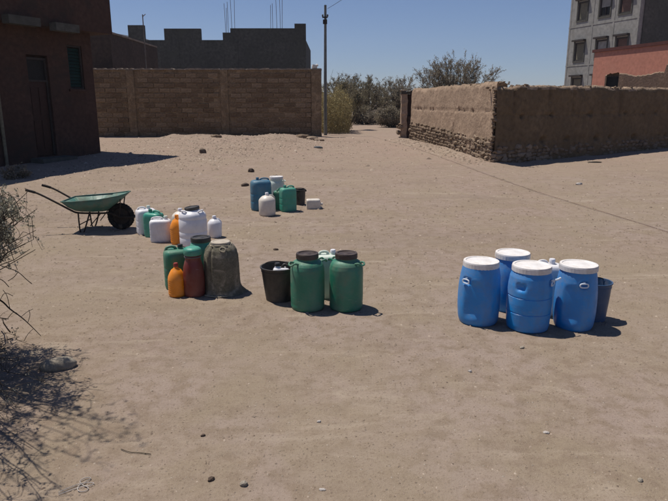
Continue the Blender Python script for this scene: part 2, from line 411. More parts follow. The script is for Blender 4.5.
# door with leaves, frame and transom
o = ops[1]; d = MB().box(o[0]+.06, o[1]-.06, .12, .16, .17, 2.3).build('door', M['doorbrown_and_shade'], th)
MB().box(o[0]+.10, (o[0]+o[1])/2-.02, .105, .119, .35, 1.2).box((o[0]+o[1])/2+.02, o[1]-.10, .105, .119, .35, 1.2).box(o[0]+.10, (o[0]+o[1])/2-.02, .105, .119, 1.35, 2.15).box((o[0]+o[1])/2+.02, o[1]-.10, .105, .119, 1.35, 2.15).build('door_panel', M['doorbrown_and_shade'], d)
MB().tube([(o[1]-.14, .10, 1.25), (o[1]-.14, .06, 1.25), (o[1]-.14, .06, 1.38), (o[1]-.14, .10, 1.38)], .008, 6).build('handle', M['iron'], d)
MB().box(o[0]+.002, o[0]+.06, .08, .18, .17, 2.98).box(o[1]-.06, o[1]-.002, .08, .18, .17, 2.98).box(o[0]+.06, o[1]-.06, .08, .18, 2.30, 2.36).box(o[0]+.06, o[1]-.06, .08, .18, 2.92, 2.98).build('door_frame', M['frame'], th)
MB().box(o[0]+.06, o[1]-.06, .13, .15, 2.36, 2.92).build('transom', M['darkhole'], th)
MB().box(o[0]-.25, o[1]+.25, -.55, -.003, -.4, .13).build('doorstep', M['concrete'], th)
for o in (ops[0], ops[2]):
    wn = MB().box(o[0]+.002, o[0]+.05, .05, .12, o[2]+.002, o[3]-.002).box(o[1]-.05, o[1]-.002, .05, .12, o[2]+.002, o[3]-.002).box(o[0]+.05, o[1]-.05, .05, .12, o[3]-.05, o[3]-.002).box(o[0]+.05, o[1]-.05, .05, .12, o[2]+.002, o[2]+.05).build('window', M['frame'], th)
    nl = 12
    for k in range(nl):
        z = o[2]+.07+(o[3]-o[2]-.14)*k/nl
        MB().add([(o[0]+.05,.09,z),(o[1]-.05,.09,z),(o[1]-.05,.12,z+.085),(o[0]+.05,.12,z+.085),(o[0]+.05,.10,z),(o[1]-.05,.10,z),(o[1]-.05,.13,z+.085),(o[0]+.05,.13,z+.085)],
                 [(0,1,2,3),(7,6,5,4),(0,4,5,1),(3,2,6,7)]).build('slat', M['greenshut'], wn, 0)
    MB().box(o[0]-.08, o[1]+.08, -.06, .045, o[2]-.07, o[2]-.002).build('window_sill', M['redplaster'], th, 0)
for u0, u1, z in ((-1.88, -1.07, 3.70), (-3.33, -2.37, 3.74)):
    MB().box(u0, u1, -.78, -.503, z, z+.22).build('canopy', M['concrete'], th, 0)
MB().tube([(-3.4, -.06, -.2), (-3.4, -.06, 3.2), (-3.4, -.12, 3.5)], .045, 10).build('drainpipe', M['shut'], th)

# --- brick wall
BX0, BX1, BY, BZ0, BZ1 = -11.6, -.60, 28.6, .12, 3.42
bw = thing('brick_wall', 'long brown brick wall with pale top between the dark house and the pole', 'wall', (0, BY, 0))
MB().box(BX0, BX1, .018, .30, BZ0-.3, BZ1-.04).build('mortar', M['mortar'], bw, 0)
def rough_box(sx, sy, sz, seed, j=.012):
    r = random.Random(seed); V = []; F = []
    b = .10*min(sx, sz)
    # bevelled box: front octagon-ish outline with 8 front verts + 4 back verts
    fr = [(-sx+b,-sy,-sz),(sx-b,-sy,-sz),(sx,-sy,-sz+b),(sx,-sy,sz-b),(sx-b,-sy,sz),(-sx+b,-sy,sz),(-sx,-sy,sz-b),(-sx,-sy,-sz+b)]
    V += [(x+r.uniform(-j,j), y+r.uniform(-j,j)*.8, z+r.uniform(-j,j)) for x, y, z in fr]
    V += [(x*1.02, sy, z*1.02) for x, y, z in fr]
    F = [(0,1,2,3,4,5,6,7)]+[(i, i+8, (i+1)%8+8, (i+1)%8) for i in range(8)]
    return V, F
brmesh = []
for k in range(6):
    V, F = rough_box(.235, .03, .092, k); brmesh.append(me('brick', V, F, M['brick'], 0))
rowh = .222; bl = .50; nb = 0; restb = MB()
pil = [-9.35, -5.05]
for r_ in range(15):
    z = BZ0+.01+rowh*(r_+.5)
    if z > BZ1-.10: break
    x = BX1-.45-bl/2-(bl/2 if r_ % 2 else 0)
    if r_ % 2:
        restb.add(*[[(vx+BX1-.45-bl/4, vy, vz+z) for vx, vy, vz in rough_box(.11, .03, .092, r_+50)[0]], rough_box(.11, .03, .092, 0)[1]])
    while x > -10.9:
        if not any(abs(x-p) < .36 for p in pil):
            if nb < 296 :
                o = ob('brick', brmesh[rnd.randrange(6)], bw, (x+rnd.uniform(-.012,.012),   .019+rnd.uniform(-.012,.012), z+rnd.uniform(-.008,.008)), (0, rnd.uniform(-.018,.018), rnd.uniform(-.02,.02)))
                o.scale = (rnd.uniform(.93,1.0), 1, rnd.uniform(.88,1.0)); nb += 1
            else:
                V, F = rough_box(.235, .03, .092, nb); restb.add([(a+x, b+.012, c+z) for a, b, c in V], F)
        x -= bl
restb.build('small_bricks', M['brick'], bw, 0, 'stuff')
def rough_prism(x0, x1, y0, y1, z0, z1, n=14, j=.02, seed=1, axis='z', topj=0):
    """a box resampled along one axis with jittered edges"""
    r = random.Random(seed); mb = MB(); V = []; F = []
    for i in range(n+1):
        t = i/n
        if axis == 'z': pts = [(x0,y0,z0+(z1-z0)*t),(x1,y0,z0+(z1-z0)*t),(x1,y1,z0+(z1-z0)*t),(x0,y1,z0+(z1-z0)*t)]
        else: pts = [(x0+(x1-x0)*t,y0,z0),(x0+(x1-x0)*t,y1,z0),(x0+(x1-x0)*t,y1,z1),(x0+(x1-x0)*t,y0,z1)]
        tj = r.uniform(-topj, topj)
        for q, (a, b, c) in enumerate(pts):
            V.append((a+r.uniform(-j,j), b+r.uniform(-j,j), c+(tj+r.uniform(-j,j) if axis == 'x' and q >= 2 else 0)))
    for i in range(n):
        for k in range(4):
            k2 = (k+1) % 4; F.append((i*4+k, i*4+k2, i*4+4+k2, i*4+4+k))
    F.append((3,2,1,0)); F.append((n*4, n*4+1, n*4+2, n*4+3))
    if axis == 'x': F = [tuple(reversed(f)) for f in F]
    return mb.add(V, F)
for p in pil: rough_prism(p-.17, p+.17, -.05, .016, BZ0-.2, BZ1-.06, 24, .010, int(p*10)).build('pilaster', M['mortar'], bw, 0)
rough_prism(BX1-.44, BX1+.02, -.06, .33, BZ0-.2, BZ1-.04, 26, .012, 5).build('pilaster', M['mortar'], bw, 0)
rough_prism(BX0, BX1+.03, -.04, .34, BZ1-.055, BZ1+.01, 90, .014, 9, 'x', .016).build('coping', M['coping'], bw, 0)
# broken stones along its foot, right end
fs = []
# --- behind the brick wall
nh = thing('brown_house', 'plain brown walled house rising behind the left end of the brick wall', 'house', (-10.45, 29.6, .3), 0)
V = [(-5,0,-.5),(0,0,-.5),(.05,7.5,-.5),(-5,7.5,-.5),(-5,0,4.75),(0,0,4.75),(.05,7.5,4.75),(-5,7.5,4.75)]
MB().add(V, [(4,5,6,7),(0,1,5,4),(1,2,6,5),(2,3,7,6),(3,0,4,7)]).build('wall', M['brownwall'], nh, 0)
rough_prism(-.12, .06, -.05, 7.5, 4.752, 4.83, 1, .0, 3).build('roof_edge', M['coping'], nh, 0)
tag(MB().tube([(-9.35, 31.2, 3.0), (-9.35, 31.2, 6.1)], .028, 6).tube([(-9.35, 31.2, 6.0), (-9.22, 31.25, 6.12)], .02, 5).build('antenna_mast', M['coping']), 'thin pale mast standing by the brown walled house', 'mast')
dk = thing('concrete_house', 'unfinished dark concrete house with stepped roofline and bare rebar behind the brick wall', 'house', (0, 45, .3), 0)
MB().box(-14.6, -2.0, 0, 9, -.5, 5.95).build('wall', M['concrete'], dk, 0)
for u0, u1, z1 in ((-14.6, -13.45, 6.95), (-12.05, -9.45, 6.72), (-7.9, -7.35, 6.45), (-7.35, -2.8, 6.74), (-2.85+.052, -2.0, 7.05)):
    MB().box(u0, u1, -.003, .3, 5.952, z1).build('parapet', M['concrete'], dk, 0)
rr_ = random.Random(4)
for u, h in ((-7.7, 2.0), (-7.5, 2.1), (-7.25, 2.9), (-7.05, 2.85), (-4.5, 1.9), (-4.35, 2.0), (-4.05, 2.4), (-3.8, 2.5), (-3.68, 2.45), (-7.62, 1.7)):
    a, b = rr_.uniform(-.06, .06), rr_.uniform(-.05, .05)
    MB().tube([(u, .15, 6.4), (u+a*.4, .15, 6.4+h*.5), (u+a, .15+b, 6.4+h)], .016, 5).build('rebar', M['rebar'], dk)
# a few shallow column lines
for u in (-11.2, -7.0, -4.6): MB().box(u-.15, u+.15, -.03, -.002, .2, 5.9).build('column', M['concrete'], dk, 0)
pl = MB()
r2 = random.Random(11)
vb = MB(); ns = 12
vb.loft([(0,.06,.05),(.04,.13,.10),(.10,.16,.11),(.17,.12,.09),(.23,.05,.04),(.28,.06,.05),(.31,.02,.02)], 14, lambda t, z: 1+.22*math.sin(3*t+z*20)+.1*math.sin(7*t+z*9))
tag(vb.build('plastic_bag', M['cream'], None, 60, loc=(-.98, 28.75, 3.43), rot=(.5, .9, .3)), 'crumpled white plastic bag snagged on top of the brick wall end', 'bag')

# --- utility pole and cable
up_ = thing('utility_pole', 'slim grey utility pole standing at the right end of the brick wall', 'pole', (-.42, 30, .35), 0)
MB().tube([(0,0,-.3),(0,0,2.5),(.015,0,6.0)], [.085,.075,.058], 14).build('pole', M['galv'], up_)
MB().box(-.13, .13, -.10, -.076, 5.42, 5.48).box(-.10, .10, -.11, -.08, 5.15, 5.35).build('bracket', M['iron'], up_)
for x in (-.11, .12): MB().loft([(0,.03),(.03,.045),(.05,.028),(.07,.042),(.10,.02)], 10).build('insulator', M['frame'], up_, loc=(x, -.09, 5.48))
P0 = Vector((-.30, 29.9, 6.18)); P1 = P0+Vector((.168, -1, 0)).normalized()*42; P1.z = 6.6; pts = []
for i in range(25):
    t = i/24; p = P0.lerp(P1, t); p.z -= .7*4*t*(1-t); pts.append(p)
tag(MB().tube(pts, .008, 6).build('overhead_cable', M['cable']), 'black cable running from the pole top up out of the picture', 'cable')

# ------------------------------------------------------------------ mud walls on the right
def stone_mesh(seed, mat, n=18, sharp=0):
    import bmesh
    r = random.Random(seed); bm = bmesh.new()
    for i in range(n):
        v = Vector((r.gauss(0,1), r.gauss(0,1), r.gauss(0,1))).normalized()
        v = Vector([math.copysign(abs(c)**.7, c) for c in v])
        bm.verts.new(v*r.uniform(.8, 1.0)*.62)
    bmesh.ops.convex_hull(bm, input=bm.verts)
    for v in [v for v in bm.verts if not v.link_faces]: bm.verts.remove(v)
    bmesh.ops.triangulate(bm, faces=bm.faces)
    m = bpy.data.meshes.new('stone'); bm.to_mesh(m); bm.free(); m.materials.append(mat); return m
STM = [stone_mesh(i, M['stone']) for i in range(10)]
STG = [(np.array([v.co[:] for v in m.vertices]), np.array([p.vertices[:] for p in m.polygons])) for m in STM]
WC = Vector((4.54, 17.35)); WF = Vector((3.32, 26.4)); WR = Vector((13.6, 22.75))
def mudwall(name, L, H, T, holes, seam, seed, cracks=(), basez=None):
    """swept wall: local x along, outside -y. returns V,Q arrays"""
    du = .055; nu = int(L/du); us = np.linspace(0, L, nu+1); nz = int(H/.05)
    top = H+.05*fbm(us*.9+seed*10, us*0+3.3, 3, seed)+.05*fbm(us*3.2, us*0+1.3, 4, seed+3)
    if seed == 6: top = top-.10*np.exp(-(us/.8)**2)
    rows = []
    tfr = np.linspace(0, 1, nz+1)
    for t in tfr:
        z = -.3+(top+.3)*t
        d = .028*fbm(us*1.3, z*1.3+seed, 4, seed+5)+.010*fbm(us*9, z*9, 3, seed+9)
        d = d-.05*sst(.75, 0, z/H)*0+.055*(1-z/H)         # batter towards the foot
        for (hu, hz, hr) in holes: d = d-.13*np.exp(-(((us-hu)/hr)**2+((z-hz)/(hr*.75))**2)**2)
        for sz in seam: d = d-.035*np.exp(-((z-sz-.02*fbm(us*.7, us*0, 2, seed+2))/.022)**2)*(.6+.7*np.maximum(0, fbm(us*2.1, us*0+sz, 2, seed+21)))\
            -.05*np.exp(-((z-sz-.03*fbm(us*3, us*0, 2, seed))/.03)**2)*sst(.12, .45, fbm(us*7, us*0+sz*3, 2, seed+40))
        for cu, c0, c1 in cracks: d = d-.07*np.exp(-((us-cu-.03*np.sin(z*5)-.03*fbm(z*6, us*0, 2, seed+4))/.035)**2)*((z > c0) & (z < c1))
        # crumbled upper edge
        e = np.clip((z-(top-.13))/.13, 0, 1); d = d-.06*e*e+e*.075*fbm(us*5, z*7, 4, seed+30)+.02*fbm(us*3.5, z*3.5, 3, seed+33)
        rows.append(np.stack([us, -d, z], -1))
    k = len(rows)
    for f in (.35, .65):
        rows.append(np.stack([us, us*0+T*f, top+.06*fbm(us*6, us*0+f*9, 3, seed+31)], -1))
    rows.append(np.stack([us, us*0+T-.03, top-.05], -1)); rows.append(np.stack([us, us*0+T+.03, top*0-.3], -1))
    A = np.stack(rows, 0); nr = A.shape[0]; idx = np.arange(nr*(nu+1)).reshape(nr, nu+1)
    Q = np.stack([idx[:-1,:-1], idx[:-1,1:], idx[1:,1:], idx[1:,:-1]], -1).reshape(-1, 4)
    V = A.reshape(-1, 3)
    # end caps (fan as quads strips to back edge)
    caps = []
    for side in (0, nu):
        ids = idx[:, side]; n = len(ids)
        i, j = 0, n-1
        while j-i >= 2:
            q = (ids[i], ids[j], ids[j], ids[i+1])
            caps.append((ids[i], ids[i+1], ids[j-1], ids[j]) if side == nu else (ids[j], ids[j-1], ids[i+1], ids[i]))
            i += 1; j -= 1
    return V, Q, np.array(caps), us, top
mw = thing('mud_wall', 'long rammed earth compound wall on a rubble stone footing at the right of the yard', 'wall', (WC.x, WC.y, .1), 0)
# left (sunlit) run: local x from far end to the corner, outside facing left
def run(A, B, H, T, holes, seam, seed, cracks, nm, z0):
    dv = (B-A); L = dv.length; ang = math.atan2(dv.y, dv.x)
    V, Qd, cp, us, top = mudwall(nm, L, H, T, holes, seam, seed, cracks)
    cs, sn = math.cos(ang), math.sin(ang)
    V = V.copy()
    if nm == 'side_wall':
        f = (WR-WC).normalized(); sd = dv.normalized(); fx = f.dot(sd); fy = f.dot(Vector((-sd.y, sd.x)))
        V[:,0] += (np.maximum(V[:,1], 0)*(fx/fy)-.16*np.clip(V[:,1]/.15, 0, 1))*(V[:,0]/L)**6
    else:
        f = (WF-WC).normalized(); sd = dv.normalized(); fx = f.dot(sd); fy = f.dot(Vector((-sd.y, sd.x)))
        V[:,0] += np.maximum(V[:,1], 0)*(fx/fy)*(1-V[:,0]/L)**6*1.02
    W = np.stack([V[:,0]*cs-V[:,1]*sn+A.x-WC.x, V[:,0]*sn+V[:,1]*cs+A.y-WC.y, V[:,2]+z0], -1)
    W[:,2] += .0
    if nm:
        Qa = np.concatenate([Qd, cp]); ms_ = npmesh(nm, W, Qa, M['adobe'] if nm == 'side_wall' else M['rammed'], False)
        ms_.materials.append(M['adobe_top']); ue = (V[:,0]/L); tt = np.interp(V[:,0], us, top)
        hi = (V[:,2] > tt-.10-.07*fbm(V[:,0]*3, V[:,0]*0, 3, seed+77)).astype(int)
        ms_.polygons.foreach_set('material_index', (hi[Qa].min(1)).astype(np.int32)); ob(nm, ms_, mw)
    return ang, L, us, top
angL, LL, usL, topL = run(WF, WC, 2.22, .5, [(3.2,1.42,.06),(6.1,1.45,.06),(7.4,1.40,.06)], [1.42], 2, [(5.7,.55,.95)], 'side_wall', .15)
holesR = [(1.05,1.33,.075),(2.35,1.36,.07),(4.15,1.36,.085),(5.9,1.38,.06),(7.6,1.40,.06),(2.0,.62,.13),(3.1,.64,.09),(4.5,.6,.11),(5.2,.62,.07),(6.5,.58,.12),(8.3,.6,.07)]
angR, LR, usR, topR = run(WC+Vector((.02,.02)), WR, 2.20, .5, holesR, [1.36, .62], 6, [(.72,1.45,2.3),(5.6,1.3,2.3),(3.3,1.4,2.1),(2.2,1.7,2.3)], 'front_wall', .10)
# footing stones: parts
cnt = 0; extra_V = []; extra_F = []; base_i = 0
def put_stone(A, ang, u, z, s, n_out=.0, limit=296):
    global cnt, base_i
    cs, sn = math.cos(ang), math.sin(ang)
    y = -.028-n_out+rnd.uniform(-.015,.03)
    x_ = u*cs-y*sn+A.x-WC.x; y_ = u*sn+y*cs+A.y-WC.y
    k = rnd.randrange(len(STM)); sc = (s*rnd.uniform(.8,1.25), s*.8, s*rnd.uniform(.45,.72))
    if cnt < limit:
        o = ob('stone', STM[k], mw, (x_, y_, z), (rnd.uniform(-.2,.2), rnd.uniform(-.25,.25), ang+rnd.uniform(-.25,.25))); o.scale = sc; cnt += 1
    else:
        V, F = STG[k]; a = ang+rnd.uniform(-.3,.3)
        W = V*np.array(sc); W = np.stack([W[:,0]*math.cos(a)-W[:,1]*math.sin(a)+x_, W[:,0]*math.sin(a)+W[:,1]*math.cos(a)+y_, W[:,2]+z], -1)
        extra_V.append(W); extra_F.append(F+base_i); base_i += len(V)
zb0 = -.02
for row in range(8):                                # near the corner first: they show largest
    u = LL-.05; z = zb0+.06+row*.105
    while u > LL-3.7:
        s = rnd.uniform(.10, .24)
        if row < 7 or rnd.random() < .55: put_stone(WF, angL, u, z+.0*u+.12*(LL-u)/LL+rnd.uniform(-.02,.02), s, .0)
        u -= s*rnd.uniform(.70, .95)
for row in range(6):
    u = .05; z = -.08+.06+row*.11
    while u < 2.6:
        s = rnd.uniform(.15, .27)
        if row < 5 or rnd.random() < .5: put_stone(WC, angR, u, z+rnd.uniform(-.02,.02), s, -.005)
        u += s*rnd.uniform(.8, 1.1)
print('footing stones', cnt)
for row in range(8):
    u = LL-3.7; z = zb0+.06+row*.105
    while u > .1:
        s = rnd.uniform(.13, .23)
        if row < 7 or rnd.random() < .5: put_stone(WF, angL, u, z+.22*(LL-u)/LL, s, .01, 0)
        u -= s*rnd.uniform(.75, 1.0)
for row in range(5):
    u = 2.6; z = .0+row*.11
    while u < LR:
        s = rnd.uniform(.15, .27)
        if rnd.random() < .8: put_stone(WC, angR, u, z+.03*u/LR*5+rnd.uniform(-.03,.03), s, -.02, 0)
        u += s*rnd.uniform(.85, 1.3)
# loose crumbs and little stones set along the wall tops and the ragged corner
for i in range(520):
    if rnd.random() < .45: u = rnd.uniform(0, LL); put_stone(WF, angL, u, .15+float(np.interp(u, usL, topL))+rnd.uniform(-.06,.01), rnd.uniform(.03,.12), rnd.uniform(-.45,-.08), 0)
    else: u = rnd.uniform(0, LR); put_stone(WC, angR, u, .10+float(np.interp(u, usR, topR))+rnd.uniform(-.07,.01), rnd.uniform(.03,.13), rnd.uniform(-.45,-.08), 0)
for i in range(60): put_stone(WF, angL, LL-rnd.uniform(-.03,.10), rnd.uniform(.75, 2.2), rnd.uniform(.05,.13), .0, 0)
ob('rubble', npmesh('rubble', np.concatenate(extra_V), np.concatenate(extra_F), M['stone']), mw, kind='stuff')
# doorway pier at the far end
gp = thing('gate_pier', 'narrow pale gate pier with a rough lintel beyond the far end of the mud wall', 'pier', (3.16, 27.55, .3), 0)
rough_prism(-.16, .10, -.15, .25, -.3, 1.98, 16, .02, 3).build('pier', M['adobe'], gp, 0)
rough_prism(-.20, .62, -.2, .3, 1.99, 2.09, 6, .015, 5, 'x').build('lintel', M['bark'], gp, 0)
rough_prism(.105, .36, -.05, .2, -.3, 1.02, 9, .03, 7).build('infill', M['redplaster'], gp, 0)
rough_prism(.105, .50, .22, .28, 1.0, 1.985, 2, .01, 9).build('gap_shade', M['doorbrown_and_shade'], gp, 0)  # dark sheet closing the gap, its colour stands for the deep shade there
for k in range(9):
    o = ob('stone', STM[k], gp, (rnd.uniform(-.25,.5), rnd.uniform(-.1,.2), 2.10+rnd.uniform(0,.05))); o.scale = (.16,.14,.08)
for k in range(8):
    o = ob('stone', STM[k], gp, (rnd.uniform(-.28,-.15), -.15+rnd.uniform(-.06,.2), rnd.uniform(0,.7))); o.scale = (.2,.2,.14)

# --- ruined adobe wall behind
ra = thing('ruined_wall', 'low crumbling mud wall with a dark opening just behind the long mud wall', 'wall', (17.6, 29.0, .2), 0)
A0 = Vector((13.9, 32.0)); A1 = Vector((21.0, 27.0)); dv = A1-A0; La = dv.length
ra.location = (A0.x, A0.y, .2); ra.rotation_euler = (0, 0, math.atan2(dv.y, dv.x))
def hprof(u):
    return 3.12+.08*math.sin(u*3)+(.0 if u > .95 else 0)+(.35 if u > 2.7 else 0)+(.22 if u > 3.6 else 0)+rnd.uniform(-.03,.03)
V = []; F = []; n = 120
for i in range(n+1):
    u = La*i/n; h = hprof(u); o1 = .03*float(fbm(u*2, 0, 3, 4))
    V += [(u, -o1, -.3), (u, -o1-.01, h*.5), (u, -o1, h-.05), (u, .08, h), (u, .38, h-.03), (u, .42, -.3)]
for i in range(n):
    u = La*(i+.5)/n
    for k in range(5):
        if .08 < u < .62 and k < 3: continue
        F.append((i*6+k, i*6+6+k, i*6+7+k, i*6+k+1))
F.append(tuple(n*6+k for k in range(6))); F.append(tuple(5-k for k in range(6)))
MB().add(V, F).build('wall', M['adobe_far'], ra, 0)
MB().box(.05, .66, .20, .24, -.3, 3.0).build('opening_shade', M['darkhole'], ra, 0)  # dark sheet behind the gap, painted to stand for the shade inside

# --- salmon building
pb = thing('salmon_house', 'salmon pink house with dark red roof trim below the grey apartment block', 'house', (18.75, 40, .2), math.atan2(-.964, .265))
MB().box(-3.3, 12, 0, 9, -.5, 5.05).build('wall', M['salmon'], pb, 0)
MB().box(-3.45, 12.1, -.10, .25, 5.052, 5.24).build('roof_trim', M['saltrim'], pb, 0)
MB().box(-3.45, -3.2, .252, 9.1, 5.052, 5.24).build('roof_trim', M['saltrim'], pb, 0)
# --- grey apartment building
ap = thing('apartment_building', 'tall grey cement apartment block with hooded windows at the right', 'building', (23.95, 50, .2), math.atan2(-.94, .343))
AL = 7.9; ops = []
cols = [(-6.35, 1.15), (-3.75, 1.2), (-1.55, 1.2)]
zrow = [2.35, 5.35, 8.75, 12.1]
for z in zrow:
    for c_, ww in cols: ops.append((c_-ww/2, c_+ww/2, z, z+1.55))
open_box(-AL, 0, 0, 13, -.5, 15, ops, .22).build('wall', M['greyplaster'], ap, 0)
MB().box(-AL-.1, .1, -.1, 13.1, 15.002, 15.2).build('roof', M['concrete'], ap, 0)
MB().box(.003, .10, .35, 13, -.5, 14.9).build('shaded_side_face', M['concrete'], ap, 0)  # darker sheet over the side face, shade put into its colour
k = 0
for (u0, u1, z0, z1) in ops:
    k += 1
    wnd = MB().box(u0+.003, u0+.10, .04, .12, z0+.003, z1-.003).box(u1-.10, u1-.003, .04, .12, z0+.003, z1-.003).box(u0+.10, u1-.10, .04, .12, z1-.12, z1-.003).box(u0+.10, u1-.10, .04, .12, z0+.003, z0+.10).build('window', M['frame'], ap, 0)
    kind = k % 3
    if kind == 1: MB().box(u0+.10, u1-.10, .09, .11, z0+.10, z0+.95).box(u0+.10, u1-.10, .10, .12, z0+.951, z1-.12).build('blind', M['shut'], wnd, 0)
    elif kind == 2:
        MB().box(u0+.10, u1-.10, .09, .11, z0+.75, z1-.12).build('blind', M['greyplaster'], wnd, 0)
        MB().box(u0+.10, u1-.10, .14, .15, z0+.10, z0+.749).build('pane', M['darkhole'], wnd, 0)
        MB().box((u0+u1)/2-.03, (u0+u1)/2+.03, .07, .13, z0+.10, z0+.749).build('mullion', M['frame'], wnd, 0)
    else: MB().box(u0+.10, u1-.10, .09, .11, z0+.10, z0+.75).box(u0+.10, u1-.10, .11, .13, z0+.751, z1-.12).build('blind', M['shut2'], wnd, 0)
    MB().box(u0-.14, u1+.14, -.32, -.003, z1+.10, z1+.24).build('hood', M['frame'], ap, 0)
    MB().box(u0-.12, u0-.001, -.05, -.003, z0-.12, z1+.098).box(u1+.001, u1+.12, -.05, -.003, z0-.12, z1+.098).box(u0-.001, u1+.001, -.05, -.003, z0-.12, z0-.001).build('surround', M['concrete'], ap, 0)
for z in (4.9, 8.2, 11.5): MB().box(-AL-.02, .0, -.025, -.002, z, z+.10).build('floor_band', M['greyplaster'], ap, 0)
for u in (-7.8, -5.05, -2.65, -.12): MB().box(u-.09, u+.09, -.022, -.002, -.4, 14.9).build('column', M['greyplaster'], ap, 0)
tag(MB().loft([(0,.28),(.1,.33),(.8,.33),(.9,.25),(.98,.12)], 20).build('water_tank', M['darkhole'], None, 40, loc=(17.35, 40.0, 2.75)), 'small black water tank seen over the wall beside the salmon house', 'tank') if False else None

# ------------------------------------------------------------------ trees
def grow(rs, p, d, r, L, lvl, maxl, segs, tips, spread, up, nb=(2, 4), taper=.62, lf=.72):
    n = 3; pts = [p.copy()]; q = p.copy(); dd = d.copy()
    for i in range(n):
        dd = (dd+Vector((rs.gauss(0,.12), rs.gauss(0,.12), rs.gauss(0,.08)+up*.08))).normalized()
        q = q+dd*L/n; pts.append(q.copy())
    segs.append((pts, [r*(1-(1-taper)*i/n) for i in range(n+1)]))
    if lvl >= maxl: tips.append((pts, dd)); return
    if lvl >= maxl-1: tips.append((pts, dd))
    for b in range(rs.randint(*nb)):
        j = rs.randint(1, n) if b else n
        nd = (dd+Vector((rs.gauss(0,spread), rs.gauss(0,spread), rs.gauss(0,spread*.6)+up*.15))).normalized()
        grow(rs, pts[j], nd, r*taper*(.8 if b else 1), L*lf*rs.uniform(.75,1.15), lvl+1, maxl, segs, tips, spread, up, nb, taper, lf)
def leaves(P, size, jit, rng, aspect=2.2):
    n = len(P); C0 = P+rng.normal(0, jit, (n, 3))
    a = rng.normal(0, 1, (n, 3)); a /= np.linalg.norm(a, axis=1)[:, None]
    b = rng.normal(0, 1, (n, 3)); b -= a*(a*b).sum(1)[:, None]; b /= np.linalg.norm(b, axis=1)[:, None]
    s = (size*rng.uniform(.5, 1.3, n))[:, None]
    V = np.stack([C0-a*s, C0+b*s/aspect, C0+a*s, C0-b*s/aspect], 1).reshape(-1, 3)
    return V, np.arange(4*n).reshape(n, 4)
def make_tree(name, label, loc, seed, L, r, maxl, spread, upw, leafn, lsize, ljit, mat, cat='tree', lean=(0,0), stems=1, group=None, nb=(2,4), squash=1, sxy=1, lf=.72, thin=True):
    rs = random.Random(seed); rng = np.random.default_rng(seed); segs = []; tips = []
    for s in range(stems):
        a = s*2.4+rs.random(); sp = .0 if stems == 1 else .55
        sp2 = sp*rs.uniform(.5, 2.0) if stems > 4 else sp
        d = Vector((math.cos(a)*sp2+lean[0], math.sin(a)*sp2+lean[1], 1)).normalized()
        grow(rs, Vector((math.cos(a)*.1*(stems > 1), math.sin(a)*.1*(stems > 1), -.1)), d, r, L, 0, maxl, segs, tips, spread, upw, nb, .64, lf)
    t = thing(name, label, cat, loc, 0, group); t.scale = (sxy, sxy, squash)
    tr = MB(); tw = MB()
    for pts, rad in segs:
        (tr if rad[0] > r*.30 else tw).tube(pts, rad, 6 if rad[0] > r*.3 else 3, False)
    tr.build('trunk', M['bark'], t, 60); tw.build('branches', M['bark'], t, 0)
    P = []
    for pts, dd in tips:
        for k in range(leafn):
            i = rs.randrange(len(pts)-1); u = rs.random(); P.append(pts[i].lerp(pts[i+1], u)+dd*rs.uniform(0, L*.15))
    V, Qd = leaves(np.array(P), lsize, ljit, rng)
    ob('crown', npmesh('crown', V, Qd, mat), t)
    allz = max(p.z for s_ in segs for p in s_[0]); xr = [p.x for s_ in segs for p in s_[0]]
    print(name, 'height', round(allz,2), 'x', round(min(xr),2), round(max(xr),2), 'leaves', len(Qd))
    return t
